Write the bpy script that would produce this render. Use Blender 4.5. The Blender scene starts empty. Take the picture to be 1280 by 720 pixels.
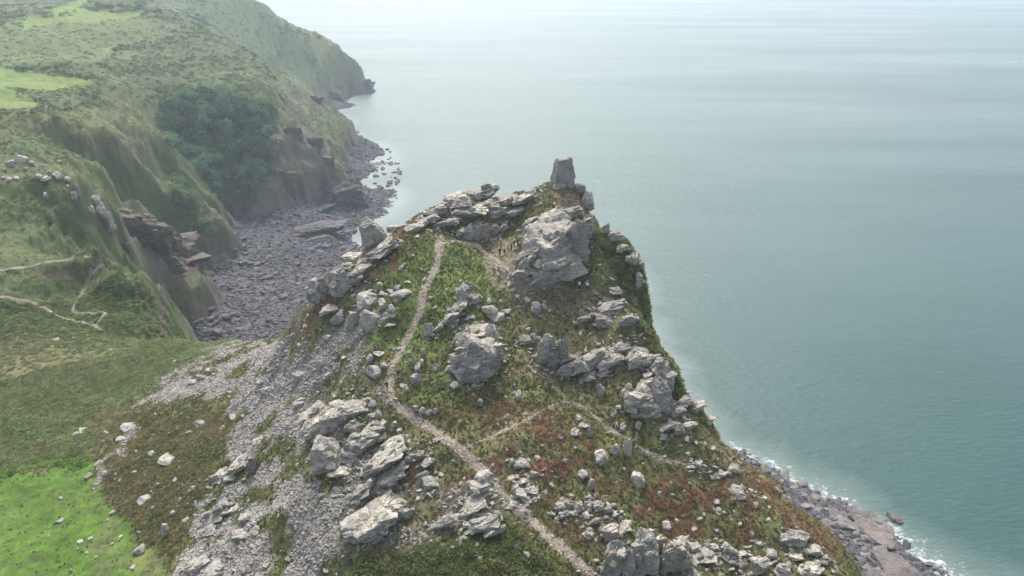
import bpy, bmesh, math, random
import numpy as np
from mathutils import Vector, Matrix, Euler

# ------------------------------------------------------------------ camera, sky, sun, exposure
sc = bpy.context.scene
H, PITCH, FPX = 170.0, math.radians(25.0), 914.0       # drone height above the sea (m), tilt, focal length for 1280 px
cam_d = bpy.data.cameras.new('camera'); cam = bpy.data.objects.new('camera', cam_d)
sc.collection.objects.link(cam); sc.camera = cam
cam.location = (0, 0, H); cam.rotation_euler = (math.pi/2 - PITCH, 0, 0)
cam_d.sensor_width = 36.0; cam_d.lens = FPX/1280*36.0
cam_d.clip_start = 0.5; cam_d.clip_end = 60000

SUN_AZ, SUN_EL = math.radians(-7), math.radians(52)   # azimuth from +Y (view direction) towards +X
world = bpy.data.worlds.new('World'); sc.world = world; world.use_nodes = True
wn = world.node_tree; wn.nodes.clear()
wo = wn.nodes.new('ShaderNodeOutputWorld'); bg = wn.nodes.new('ShaderNodeBackground')
sky = wn.nodes.new('ShaderNodeTexSky'); sky.sky_type = 'NISHITA'; sky.sun_disc = False
sky.sun_elevation = SUN_EL; sky.sun_rotation = SUN_AZ
sky.air_density = 1.0; sky.dust_density = 6.0; sky.ozone_density = 1.0; sky.altitude = 100
hs = wn.nodes.new('ShaderNodeHueSaturation'); hs.inputs['Saturation'].default_value = 0.66
wn.links.new(sky.outputs[0], hs.inputs['Color']); wn.links.new(hs.outputs[0], bg.inputs[0])
bg.inputs[1].default_value = 0.15
wn.links.new(bg.outputs[0], wo.inputs[0])
sun_d = bpy.data.lights.new('sun', 'SUN'); sun = bpy.data.objects.new('sun', sun_d); sc.collection.objects.link(sun)
sun_d.energy = 1.5; sun_d.angle = math.radians(12); sun_d.color = (1.0, 0.98, 0.945)
sdir = Vector((math.sin(SUN_AZ)*math.cos(SUN_EL), math.cos(SUN_AZ)*math.cos(SUN_EL), math.sin(SUN_EL)))
sun.rotation_euler = sdir.to_track_quat('Z', 'Y').to_euler(); sun.location = (0, 0, 400)
vs = sc.view_settings; vs.view_transform = 'Standard'; vs.look = 'None'; vs.gamma = 1.0; vs.exposure = 0.92
vs.use_curve_mapping = False
sc.cycles.use_denoising = True
sc.cycles.max_bounces = 6; sc.cycles.diffuse_bounces = 3; sc.cycles.glossy_bounces = 2; sc.cycles.volume_bounces = 1
sc.cycles.transparent_max_bounces = 8

COL = sc.collection
rng = np.random.default_rng(7); random.seed(7)

def tag(o, label=None, cat=None, group=None, kind=None):
    if label: o['label'] = label
    if cat: o['category'] = cat
    if group: o['group'] = group
    if kind: o['kind'] = kind
    return o

# ------------------------------------------------------------------ projection helpers
SP, CP = math.sin(PITCH), math.cos(PITCH)
def ray(u, v):
    a, b = (u-640)/FPX, (360-v)/FPX
    return np.array([a, CP + b*SP, -SP + b*CP])
def at_z(u, v, z):
    d = ray(u, v); t = (H-z)/(-d[2]); return np.array([d[0]*t, d[1]*t])
def project(x, y, z):
    dz = z-H; w = y*CP - dz*SP; w = np.where(w < 1, 1, w)
    return 640 + FPX*x/w, 360 - FPX*(y*SP + dz*CP)/w, w

# ------------------------------------------------------------------ noise
_perm = np.random.default_rng(3).permutation(512).astype(np.int64)
_g = np.random.default_rng(4).uniform(0, 2*math.pi, 512); _gx, _gy = np.cos(_g), np.sin(_g)
def perlin(x, y, seed=0):
    xi = np.floor(x).astype(np.int64); yi = np.floor(y).astype(np.int64); xf = x-xi; yf = y-yi
    u = xf*xf*xf*(xf*(xf*6-15)+10); v = yf*yf*yf*(yf*(yf*6-15)+10)
    def gr(ix, iy, fx, fy):
        h = _perm[(_perm[(ix+seed*37) & 511] + iy) & 511]; return _gx[h]*fx + _gy[h]*fy
    n00 = gr(xi, yi, xf, yf); n10 = gr(xi+1, yi, xf-1, yf); n01 = gr(xi, yi+1, xf, yf-1); n11 = gr(xi+1, yi+1, xf-1, yf-1)
    return ((n00*(1-u)+n10*u)*(1-v) + (n01*(1-u)+n11*u)*v)*1.4
def fbm(x, y, s, octv=4, seed=0, gain=0.5):
    r = 0; a = 1.0
    for i in range(octv):
        r = r + a*perlin(x/s + 17.3*i, y/s - 9.1*i, seed+i); s = s/2.03; a *= gain
    return r
def ridged(x, y, s, octv=4, seed=0):
    r = 0; a = 1.0
    for i in range(octv):
        r = r + a*(1-2*np.abs(perlin(x/s+3.7*i, y/s+8.2*i, seed+i))); s /= 2.1; a *= 0.5
    return r
def sstep(a, b, x):
    t = np.clip((x-a)/(b-a), 0, 1); return t*t*(3-2*t)

# ------------------------------------------------------------------ the lie of the land: surveyed heights, smoothly interpolated
SV = []
def sv(*rows):
    for u, v, z in rows:
        p = at_z(u, v, z); SV.append((p[0], p[1], z))
def wp(*rows):
    for r in rows: SV.append(r)
# rocky hill
sv((740,720,90),(640,700,91),(560,700,90),(450,720,86.5),(350,720,82),(250,720,78),(850,720,88),(950,720,86),(1075,716,82),
   (600,590,96),(520,600,93.5),(430,640,90),(300,650,81),(200,620,75.5),(700,600,95.5),(800,600,93.5),(880,610,91),(946,591,88),(1010,640,85),
   (483,480,100),(430,520,96),(350,520,88.5),(280,520,80.5),(200,540,75.5),(560,520,99.5),(640,500,100),(720,500,99),(800,500,99),(842,495,100),(892,544,94),
   (530,380,109.3),(460,400,106),(400,425,99.5),(340,440,90),(290,440,80),(600,440,103.5),(660,430,103.5),(740,430,104),(800,430,105),(837,453,103.5),
   (560,320,114),(500,300,116),(470,320,113),(430,350,109),(390,385,103.5),(600,370,109),(650,362,109.5),(725,355,110),(780,370,109.5),(796,348,110.5),(815,406,107),
   (600,300,114.5),(640,315,113.5),(610,242,120.5),(570,250,119.5),(530,268,118),(655,255,120.5),(640,285,116),
   (668,292,117.5),(700,285,118.5),(735,280,118),(690,250,122),(720,245,122),(704,228,123.5),(745,264,118),(770,305,114),(790,320,112))
# hidden flanks of the hill and the shore below it
for e, s in (((796,348,110.5),(792,354,0)),((815,406,107),(818,415,0)),((837,453,103.5),(848,466,0)),((892,544,94),(922,566,0)),
             ((946,591,88),(1005,606,0)),((1010,640,85),(1076,642,0)),((1075,716,82),(1168,705,0))):
    a, b = at_z(*e), at_z(*s)
    for t, z in ((0.06, e[2]*0.86), (0.17, e[2]*0.58), (0.34, e[2]*0.36), (0.54, 8.0), (0.72, 3.5), (0.95, 0.6), (1.12, -3.0)):
        p = a + (b-a)*t; SV.append((p[0], p[1], z))
for x, y, z in ((-10,172,110),(30,172,82),(10,185,90),(-30,165,100),(-45,155,94),(-60,160,80),(-20,172,100),(-38,150,104),(-40,190,72),(10,215,40),(-40,230,35),
                (40,205,55),(60,235,5),(20,255,5),(-30,265,6),(-80,195,50),(-75,240,16),(-90,270,8),(80,260,-3),(30,285,-3),(-20,300,-3),(-60,305,1.5),(30,150,97),(28,158,96),(20,166,96),(27,144,106),(38,160,80),(24,152,105),(4,163,114),(-4,164,113),(10,168,110)):
    SV.append((x, y, z))
# valley floor and bracken slope
sv((0,720,70),(100,700,71.5),(60,640,70),(0,600,69),(110,590,72),(205,705,74.5),(0,520,69),(100,500,69.5),(180,480,71.5),(0,450,70),(80,440,69),(160,435,69),(230,440,72),(270,428,73),(225,424,69))
wp((-150,60,69),(-180,110,69),(-230,160,72),(-60,60,73),(-100,40,70),(-20,40,82),(40,40,84),(0,10,80),(80,50,76),(110,40,60),(140,60,30),(170,90,8),(195,110,-1),(230,120,-5),(170,30,8),(210,40,-3),(-260,60,80),(-300,150,85))
# cove beach
sv((215,418,9),(250,415,7),(300,400,5),(350,390,5),(380,370,4),(300,350,5),(260,350,6),(330,310,5),(380,290,5),(430,300,2),(400,270,5),(455,262,2.5),(455,235,2),(440,200,2.2),(420,165,2),(410,140,2),
   (436,300,0),(470,272,0),(488,238,0),(486,205,0),(455,175,0),(437,150,0),(425,130,0.3),(450,322,-0.4),(520,230,-6),(530,180,-7),(480,150,-7),(470,135,-6),(480,300,-5),(330,280,5),(300,290,6))
# near spur with the zigzag path
sv((130,410,66),(60,405,69),(190,408,62),(120,322,76),(60,330,76),(0,335,77),(0,380,72.5),(100,360,71),(160,345,71),(196,388,60),(180,365,64))
wp((-105,205,44),(-110,225,27),(-116,250,14),(-120,280,10),(-130,235,24),(-136,255,14),(-142,285,10),(-110,216,38),(-80,215,33),(-90,235,20))
# cliffs on the left of the cove (pixel column, row, depth)
def svd(*rows):
    for u, v, d in rows:
        r_ = ray(u, v); t = d/r_[1]; SV.append((r_[0]*t, d, H + r_[2]*t))
sv((60,280,77),(100,250,81),(0,260,83),(50,208,91),(0,200,94),(190,345,10),(206,345,6),(218,330,9),(262,330,8),(280,262,12),(345,262,9),(395,250,6),(420,226,5),(250,290,14),(310,272,8))
svd((150,280,290),(110,215,312),(140,235,326),(172,262,352),(160,255,345),(186,300,362),(165,300,330),
    (215,215,420),(240,250,402),(252,280,394),(262,305,391),(205,180,430),(175,210,392),(150,190,380),(195,250,385),
    (270,230,465),(240,190,475),(300,200,490),(320,240,475),(230,130,505),(290,128,525),(345,140,532),(365,155,537),(250,165,488),
    (360,190,508),(340,230,486),(370,230,502),(380,170,540),(408,190,545),(396,170,556),(412,205,548),
    (60,160,360),(0,160,345),(100,170,370),(60,80,500),(200,80,565),(270,90,572),(310,85,592),(345,115,562),(370,150,565),(150,100,500),(100,120,440),(280,60,622),(240,32,662),(210,20,692),(180,0,742),(120,40,605),(0,40,600),(0,80,510),(0,130,400),(150,10,700),(100,2,720),(50,12,680),(200,50,620))
# ground behind the ridge and the far headland
wp((-420,830,105),(-300,730,92),(-195,690,55),(-520,900,70),(-800,1500,60),(-900,900,120),(-450,450,100),(-330,300,98),(-560,700,128),(-700,400,150))
sv((452,118,0),(468,114,-3),(430,128,3),(400,135,4))
svd((455,112,955),(440,88,962),(432,72,965),(405,46,965),(385,42,960),(350,27,955),(320,2,950),(400,75,930),(370,100,880),(390,60,945),(330,60,850),(370,55,930),(300,25,880),(345,90,830),(415,105,935),(290,5,900),(430,105,945))
svd((250,-8,1000),(200,-12,1050),(150,-10,1150),(100,-8,1200),(40,0,1250),(0,3,1250),(-100,-5,1250),(290,-10,1000))
wp((-215,1060,-4),(-260,1150,-5),(-300,1250,-5),(-420,1500,-6),(-560,1900,-6),(-700,2500,-6),(-165,950,-4),(-130,860,-5),(-90,760,-6),(-50,650,-6),(-100,1200,-8),(-200,2000,-8),(-350,1060,60),(-440,1100,90),(-700,1700,-6),(-900,2200,-6),(-600,1480,-6),(-500,1300,-5),(-1200,2300,-6))
# open sea floor
wp((0,420,-8),(100,350,-8),(200,300,-8),(300,200,-9),(400,400,-15),(0,1200,-15),(200,800,-15),(600,900,-20),(0,2400,-20),(1500,1500,-20),(400,80,-15),(320,40,-10),(900,200,-20))
SV = np.array(SV)
_C = 5.0
def _phi(d2): return np.sqrt(d2 + _C*_C)
_d2 = ((SV[:, None, :2]-SV[None, :, :2])**2).sum(-1)
_n = len(SV); _A = np.zeros((_n+1, _n+1)); _A[:_n, :_n] = _phi(_d2) - 0.3*np.eye(_n); _A[:_n, _n] = 1; _A[_n, :_n] = 1
_w = np.linalg.solve(_A, np.append(SV[:, 2], 0))
def base_h(x, y):
    s = x.shape; x = x.ravel(); y = y.ravel(); out = np.empty(len(x))
    for i in range(0, len(x), 40000):
        d2 = (x[i:i+40000, None]-SV[None, :, 0])**2 + (y[i:i+40000, None]-SV[None, :, 1])**2
        out[i:i+40000] = _phi(d2) @ _w[:_n] + _w[_n]
    return out.reshape(s)

# terrain grid: rings and spokes, finer where the rocks are
TH = np.linspace(math.radians(-62), math.radians(54), 980)
RR = np.concatenate([np.linspace(12, 52, 24)[:-1], np.linspace(52, 185, 360)[:-1], np.geomspace(185, 620, 240)[:-1], np.geomspace(620, 2600, 90)])
R2, T2 = np.meshgrid(RR, TH, indexing='ij')
X, Y = R2*np.sin(T2), R2*np.cos(T2)
near = 1 - sstep(190, 240, R2)
wa = 1.9 + 1.9*(1-near)                                 # ragged outlines: the heights are looked up a little aside
wx = fbm(X, Y, 14 + 0*X, 4, 11)*wa; wy = fbm(X, Y, 14 + 0*X, 4, 23)*wa
# coarse evaluation, then bilinear on the warped position
def base_grid():
    # direct evaluation on a thinned grid in (log r, theta) and bilinear interpolation
    th = np.linspace(TH[0]-.03, TH[-1]+.03, 460); lr = np.linspace(math.log(9), math.log(2750), 620)
    L, T = np.meshgrid(lr, th, indexing='ij'); r = np.exp(L)
    return lr, th, base_h(r*np.sin(T), r*np.cos(T))
LR, TG, BG = base_grid()
def bh(x, y):
    r = np.hypot(x, y); t = np.arctan2(x, y)
    i = np.clip((np.log(np.maximum(r, 9.01))-LR[0])/(LR[1]-LR[0]), 0, len(LR)-1.001); j = np.clip((t-TG[0])/(TG[1]-TG[0]), 0, len(TG)-1.001)
    i0 = i.astype(int); j0 = j.astype(int); fi = i-i0; fj = j-j0
    return (BG[i0, j0]*(1-fi)+BG[i0+1, j0]*fi)*(1-fj) + (BG[i0, j0+1]*(1-fi)+BG[i0+1, j0+1]*fi)*fj
Z = bh(X+wx, Y+wy)
# sea cliffs: the foot of the coast is steeper than the slopes above
def cliff(z): return np.interp(z, [-50, 9.5, 12.5, 17, 26, 50, 400], [-50, 9.5, 19, 26, 34, 51, 400])
Z = Z*near + (1-near)*cliff(Z)
Z = np.maximum(Z, -6.0)
def grad(Zg):
    dr = np.gradient(Zg, axis=0)/np.gradient(R2, axis=0); dt = np.gradient(Zg, axis=1)/(np.gradient(T2, axis=1)*R2)
    return np.hypot(dr, dt)
SL = grad(Z)
land = sstep(0.5, 6, Z)
steep = sstep(0.8, 1.5, SL)*(0.35*near + 1-near)
Z = Z + land*(near*(fbm(X, Y, 9.0, 5, 31)*0.55 + fbm(X, Y, 2.2, 3, 41)*0.12) + (1-near)*(fbm(X, Y, 40.0, 6, 51)*2.6))
# joints and ledges on the cliffs
Z = Z + land*steep*(ridged(X, Y, 12.0+0*X, 4, 61)*(0.9*near + 1.5*(1-near)) + (1-near)*1.1*ridged(X, Y, 5.0+0*X, 3, 67))
lay = 4.5*(1-near)+1.8*near
Zs = np.floor(Z/lay + 0.35*fbm(X, Y, 20, 2, 71))*lay + lay*sstep(0.55, 1.0, (Z/lay + 0.35*fbm(X, Y, 20, 2, 71)) % 1)
Z = Z*(1-0.4*steep*land) + Zs*0.4*steep*land
SL = grad(Z)
def th_at(x, y):
    """height of the ground mesh at world x, y"""
    x = np.asarray(x, float); y = np.asarray(y, float)
    r = np.hypot(x, y); t = np.arctan2(x, y)
    i0 = np.clip(np.searchsorted(RR, r)-1, 0, len(RR)-2); fi = np.clip((r-RR[i0])/(RR[i0+1]-RR[i0]), 0, 1)
    j = np.clip((t-TH[0])/(TH[1]-TH[0]), 0, len(TH)-1.001); j0 = j.astype(int); fj = j-j0
    return (Z[i0, j0]*(1-fi)+Z[i0+1, j0]*fi)*(1-fj) + (Z[i0, j0+1]*(1-fi)+Z[i0+1, j0+1]*fi)*fj
def hit(u, v):
    """first point of the ground along the line of sight through a pixel"""
    d = ray(u, v); k = d[2]/math.hypot(d[0], d[1]); az = math.atan2(d[0], d[1])
    r = np.geomspace(30, 2500, 6000); zt = np.maximum(th_at(r*math.sin(az), r*math.cos(az)), 0.0)
    f = H + k*r - zt; i = np.argmax(f <= 0)
    if f[i] > 0: i = len(r)-1
    t = f[i-1]/(f[i-1]-f[i]) if i else 0
    rr = r[i-1]+(r[i]-r[i-1])*t; x, y = rr*math.sin(az), rr*math.cos(az)
    return np.array([x, y, max(float(th_at(x, y)), 0.0)])
# which ground points the survey position sees (used only to lay out plant zones in plan)
EL = (Z-H)/R2; run = np.maximum.accumulate(EL, axis=0); VIS = EL >= run - 0.012
PU, PV, PW = project(X, Y, Z)
# ------------------------------------------------------------------ materials
def mat(name, rough=0.9):
    m = bpy.data.materials.new(name); m.use_nodes = True; n = m.node_tree
    b = n.nodes['Principled BSDF']; b.inputs['Roughness'].default_value = rough
    b.inputs['Specular IOR Level'].default_value = 0.25
    return m, n, b
def N(n, t, **k):
    x = n.nodes.new(t)
    for a, v in k.items():
        if a in x.inputs: x.inputs[a].default_value = v
        else: setattr(x, a, v)
    return x
def noise_node(n, scale, detail=4, rough=0.55, vec=None):
    x = N(n, 'ShaderNodeTexNoise', Scale=scale, Detail=detail, Roughness=rough)
    if vec is not None: n.links.new(vec, x.inputs['Vector'])
    return x
def ramp(n, src, stops):
    r = n.nodes.new('ShaderNodeValToRGB'); n.links.new(src, r.inputs[0])
    el = r.color_ramp.elements
    while len(el) < len(stops): el.new(0.5)
    for e, (p, c) in zip(el, stops): e.position = p; e.color = (*c, 1) if len(c) == 3 else c
    return r
def mixc(n, fac, a, b, mode='MIX'):
    x = n.nodes.new('ShaderNodeMix'); x.data_type = 'RGBA'; x.blend_type = mode
    for s, v in ((0, fac), (6, a), (7, b)):
        if hasattr(v, 'links'): n.links.new(v, x.inputs[s])
        elif isinstance(v, tuple): x.inputs[s].default_value = (*v, 1)
        else: x.inputs[s].default_value = v
    return x.outputs[2]
def bump(n, b, h, strength=0.5, dist=0.1, prev=None):
    x = N(n, 'ShaderNodeBump', Strength=strength, Distance=dist); n.links.new(h, x.inputs['Height'])
    if prev is not None: n.links.new(prev, x.inputs['Normal'])
    n.links.new(x.outputs[0], b.inputs['Normal']); return x.outputs[0]

def ground_material():
    m, n, b = mat('ground')
    pos = n.nodes.new('ShaderNodeNewGeometry').outputs['Position']
    at = N(n, 'ShaderNodeAttribute', attribute_name='albedo')
    rk = N(n, 'ShaderNodeAttribute', attribute_name='stony')
    f1 = noise_node(n, 1.3, 5, 0.65, pos); f2 = noise_node(n, 0.16, 3, 0.5, pos)
    v1 = ramp(n, f1.outputs['Fac'], [(0.25, (0.58,)*3), (0.75, (1.38,)*3)])
    v2 = ramp(n, f2.outputs['Fac'], [(0.3, (0.82, 0.86, 0.9)), (0.7, (1.16, 1.12, 1.05))])
    c = mixc(n, 1.0, at.outputs['Color'], v1.outputs[0], 'MULTIPLY'); c = mixc(n, 1.0, c, v2.outputs[0], 'MULTIPLY')
    vo = N(n, 'ShaderNodeTexVoronoi', Scale=2.4); n.links.new(pos, vo.inputs['Vector'])
    vr = ramp(n, vo.outputs['Color'], [(0.1, (0.5,)*3), (0.9, (1.25,)*3)])
    c2 = mixc(n, rk.outputs['Fac'], c, mixc(n, 1.0, c, vr.outputs[0], 'MULTIPLY'))
    n.links.new(c2, b.inputs['Base Color'])
    bn = bump(n, b, f1.outputs['Fac'], 0.6, 0.35)
    mul = N(n, 'ShaderNodeMath', operation='MULTIPLY'); n.links.new(vo.outputs['Distance'], mul.inputs[0]); n.links.new(rk.outputs['Fac'], mul.inputs[1])
    bump(n, b, mul.outputs[0], 0.8, 0.25, bn)
    return m
def rock_material(name, lo, hi, scale=1.0, warm=(0.33, 0.295, 0.22), moss=0.0):
    m, n, b = mat(name)
    tc = n.nodes.new('ShaderNodeNewGeometry').outputs['Position']
    a = noise_node(n, 0.9*scale, 6, 0.65, tc); d = noise_node(n, 5.0*scale, 4, 0.6, tc); l = noise_node(n, 0.35*scale, 4, 0.6, tc)
    c = ramp(n, a.outputs['Fac'], [(0.3, lo), (0.7, hi)]).outputs[0]
    c = mixc(n, ramp(n, l.outputs['Fac'], [(0.5, (0, 0, 0)), (0.7, (0.65,)*3)]).outputs[0], c, warm)
    c = mixc(n, 1.0, c, ramp(n, d.outputs['Fac'], [(0.3, (0.6,)*3), (0.68, (1.3,)*3)]).outputs[0], 'MULTIPLY')
    oi = n.nodes.new('ShaderNodeObjectInfo')
    c = mixc(n, 1.0, c, ramp(n, oi.outputs['Random'], [(0, (0.8, 0.81, 0.83)), (1, (1.14, 1.12, 1.08))]).outputs[0], 'MULTIPLY')
    # bedding planes and dark joints
    mp = N(n, 'ShaderNodeMapping'); n.links.new(tc, mp.inputs[0]); mp.inputs['Rotation'].default_value = (0.35, 0.55, 0.3); mp.inputs['Scale'].default_value = (0.45, 0.45, 3.4)
    
    w = noise_node(n, 1.0*scale, 5, 0.7, mp.outputs[0])
    cr = N(n, 'ShaderNodeTexVoronoi', Scale=0.55*scale, feature='DISTANCE_TO_EDGE')
    mp2 = N(n, 'ShaderNodeMapping'); n.links.new(tc, mp2.inputs[0]); mp2.inputs['Rotation'].default_value = (0.35, 0.55, 0.3); mp2.inputs['Scale'].default_value = (0.35, 0.5, 2.0)
    wn_ = noise_node(n, 0.8*scale, 3, 0.6, tc); va = n.nodes.new('ShaderNodeVectorMath'); va.operation = 'MULTIPLY_ADD'
    n.links.new(wn_.outputs['Color'], va.inputs[0]); va.inputs[1].default_value = (1.6, 1.6, 1.6); n.links.new(mp2.outputs[0], va.inputs[2]); n.links.new(va.outputs[0], cr.inputs['Vector'])
    ck = ramp(n, cr.outputs['Distance'], [(0.0, (0.5, 0.5, 0.5)), (0.03, (1, 1, 1))]).outputs[0]
    c = mixc(n, 0.55, c, ck, 'MULTIPLY')
    c = mixc(n, 0.8, c, ramp(n, w.outputs['Fac'], [(0.36, (0.68,)*3), (0.5, (1.1,)*3)]).outputs[0], 'MULTIPLY')
    st = noise_node(n, 0.22*scale, 5, 0.7, tc); c = mixc(n, 1.0, c, ramp(n, st.outputs['Fac'], [(0.36, (0.78, 0.78, 0.79)), (0.58, (1.06, 1.06, 1.05))]).outputs[0], 'MULTIPLY')
    if moss:
        ge = n.nodes.new('ShaderNodeNewGeometry'); sx = n.nodes.new('ShaderNodeSeparateXYZ'); n.links.new(ge.outputs['Normal'], sx.inputs[0]); mo = noise_node(n, 0.7, 5, 0.7, tc)
        ml = N(n, 'ShaderNodeMath', operation='MULTIPLY'); n.links.new(ramp(n, sx.outputs['Z'], [(0.55, (0, 0, 0)), (0.85, (1, 1, 1))]).outputs[0], ml.inputs[0]); n.links.new(ramp(n, mo.outputs['Fac'], [(0.5, (0, 0, 0)), (0.62, (1, 1, 1))]).outputs[0], ml.inputs[1])
        mg = N(n, 'ShaderNodeMath', operation='MULTIPLY'); n.links.new(ml.outputs[0], mg.inputs[0]); mg.inputs[1].default_value = moss
        c = mixc(n, mg.outputs[0], c, (0.125, 0.128, 0.06))
    n.links.new(c, b.inputs['Base Color'])
    p = bump(n, b, w.outputs['Fac'], 0.9, 0.35/scale); p = bump(n, b, cr.outputs['Distance'], 0.5, 0.3/scale, p); bump(n, b, d.outputs['Fac'], 0.5, 0.08/scale, p)
    return m
def leaf_material(name, trans=0.35):
    m, n, b = mat(name, 0.8)
    at = N(n, 'ShaderNodeAttribute', attribute_name='tint', attribute_type='INSTANCER')
    n.links.new(at.outputs['Color'], b.inputs['Base Color'])
    tr = n.nodes.new('ShaderNodeBsdfTranslucent'); n.links.new(at.outputs['Color'], tr.inputs['Color'])
    mx = n.nodes.new('ShaderNodeMixShader'); mx.inputs[0].default_value = trans; n.links.new(b.outputs[0], mx.inputs[1]); n.links.new(tr.outputs[0], mx.inputs[2])
    n.links.new(mx.outputs[0], n.nodes['Material Output'].inputs['Surface'])
    return m
def stone_material(name):
    m, n, b = mat(name)
    at = N(n, 'ShaderNodeAttribute', attribute_name='tint', attribute_type='INSTANCER')
    pos = n.nodes.new('ShaderNodeNewGeometry').outputs['Position']
    d = noise_node(n, 3.0, 4, 0.6, pos)
    n.links.new(mixc(n, 1.0, at.outputs['Color'], ramp(n, d.outputs['Fac'], [(0.3, (0.7,)*3), (0.7, (1.25,)*3)]).outputs[0], 'MULTIPLY'), b.inputs['Base Color'])
    bump(n, b, d.outputs['Fac'], 0.6, 0.15)
    return m
def plain(name, c, rough=0.8, var=0.25, scale=6):
    m, n, b = mat(name, rough)
    pos = n.nodes.new('ShaderNodeTexCoord').outputs['Object']; d = noise_node(n, scale, 4, 0.6, pos)
    n.links.new(ramp(n, d.outputs['Fac'], [(0.3, tuple(x*(1-var) for x in c)), (0.7, tuple(min(x*(1+var), .9) for x in c))]).outputs[0], b.inputs['Base Color'])
    return m
M_GROUND = ground_material()
M_ROCK = rock_material('crag_rock', (0.29, 0.270, 0.243), (0.485, 0.453, 0.405), moss=0.8)
M_PALE = rock_material('pale_boulder_rock', (0.25, 0.238, 0.22), (0.43, 0.405, 0.37), 1.6, (0.42, 0.38, 0.30))
M_BEACH = rock_material('beach_rock', (0.075, 0.071, 0.078), (0.15, 0.142, 0.148), 0.7, (0.2, 0.17, 0.16))
M_SHELF = rock_material('shelf_rock', (0.11, 0.098, 0.093), (0.195, 0.172, 0.162), 0.5, (0.19, 0.16, 0.15))
M_CLIFF = rock_material('sea_cliff_rock', (0.085, 0.070, 0.063), (0.165, 0.135, 0.118), 0.35, (0.15, 0.125, 0.09), moss=0.9)
M_LEAF = leaf_material('foliage')
M_STONE = stone_material('loose_stone')

# ------------------------------------------------------------------ ground cover zones
C_GRASS = np.array((0.120, 0.122, 0.050)); C_DRY = np.array((0.185, 0.155, 0.088)); C_GREEN = np.array((0.105, 0.150, 0.036))
C_BRACK = np.array((0.088, 0.115, 0.042)); C_FIELD = np.array((0.070, 0.132, 0.018)); C_RED = np.array((0.145, 0.078, 0.050))
C_BROWN = np.array((0.122, 0.106, 0.050)); C_SCREE = np.array((0.27, 0.25, 0.23)); C_PATH = np.array((0.27, 0.225, 0.18))
C_ROCK = np.array((0.27, 0.255, 0.24)); C_CLIFF = np.array((0.125, 0.094, 0.084)); C_CLIFG = np.array((0.115, 0.105, 0.098))
C_BEACH = np.array((0.05, 0.048, 0.055)); C_GROVE = np.array((0.042, 0.075, 0.040)); C_GORSE = np.array((0.080, 0.105, 0.038))
def sdf(poly, u, v):
    """signed pixel distance to a polygon, positive inside"""
    P = np.array(poly, float); d = np.full(u.shape, 1e9); ins = np.zeros(u.shape, bool)
    for k in range(len(P)):
        a, b = P[k], P[(k+1) % len(P)]; e = b-a; wx_, wy_ = u-a[0], v-a[1]
        t = np.clip((wx_*e[0]+wy_*e[1])/(e@e), 0, 1); d = np.minimum(d, (wx_-e[0]*t)**2 + (wy_-e[1]*t)**2)
        if a[1] != b[1]:
            c = ((a[1] <= v) != (b[1] <= v)) & (u < a[0] + (v-a[1])/(b[1]-a[1])*e[0]); ins ^= c
    d = np.sqrt(d); return np.where(ins, d, -d)
NJ = fbm(X, Y, 9.0, 4, 81)*near + fbm(X, Y, 45.0, 5, 83)*(1-near)
hillm = (R2 < 205) & VIS; farm = (R2 > 150) & VIS
def zone(poly, soft=6, jit=9, m=hillm):
    w = np.zeros(X.shape); s = sdf(poly, PU[m], PV[m]) + NJ[m]*jit
    w[m] = sstep(-soft, soft, s); return w
ALB = np.zeros(X.shape + (3,)); ALB[:] = C_GRASS
def paint(w, c): ALB[:] = ALB*(1-w[..., None]) + c*w[..., None]
big = fbm(X, Y, 30.0, 4, 91); med = fbm(X, Y, 7.0, 4, 93); mot = fbm(X, Y, 3.0, 3, 95)
paint(sstep(-0.1, 0.6, big)*0.6*near, C_DRY); paint(sstep(0.0, 0.7, -med)*0.4*near, C_GORSE)
# coast
fr = 1-near
paint(fr, C_BRACK*np.array((.74, .80, .72))); paint(fr*sstep(0.0, 0.8, big)*0.4, C_DRY*.8); paint(fr*sstep(0.05, 0.7, -big+0.3*med)*0.7, C_GORSE)
w_valley = np.maximum(zone([(0,415),(140,412),(215,424),(300,424),(230,465),(160,505),(110,575),(0,592),(-200,600),(-200,415)]), 0)
paint(w_valley, C_BRACK*0.93); paint(w_valley*sstep(0, .6, med)*.5, C_GRASS); paint(w_valley*sstep(0.1, .8, big)*.35, C_BROWN)
w_green = zone([(480,330),(545,296),(605,318),(622,380),(560,425),(520,470),(480,440),(465,420)])
paint(w_green*(0.55+0.3*sstep(-.3,.3,med)), C_GREEN)
paint(zone([(560,440),(640,470),(700,480),(700,510),(560,500),(500,500)])*0.5, C_GREEN*0.75)
paint(zone([(640,360),(745,356),(800,378),(740,395),(650,388)])*0.65, C_DRY)
w_tramp = zone([(603,318),(614,290),(640,300),(650,345),(705,356),(680,366),(610,362)], 4, 5); paint(w_tramp*0.5, np.array((0.30,0.235,0.175)))
paint(zone([(690,238),(732,236),(730,262),(700,258)], 3, 4)*.6, np.array((.24,.17,.12)))
w_red = np.zeros(X.shape)
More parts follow.
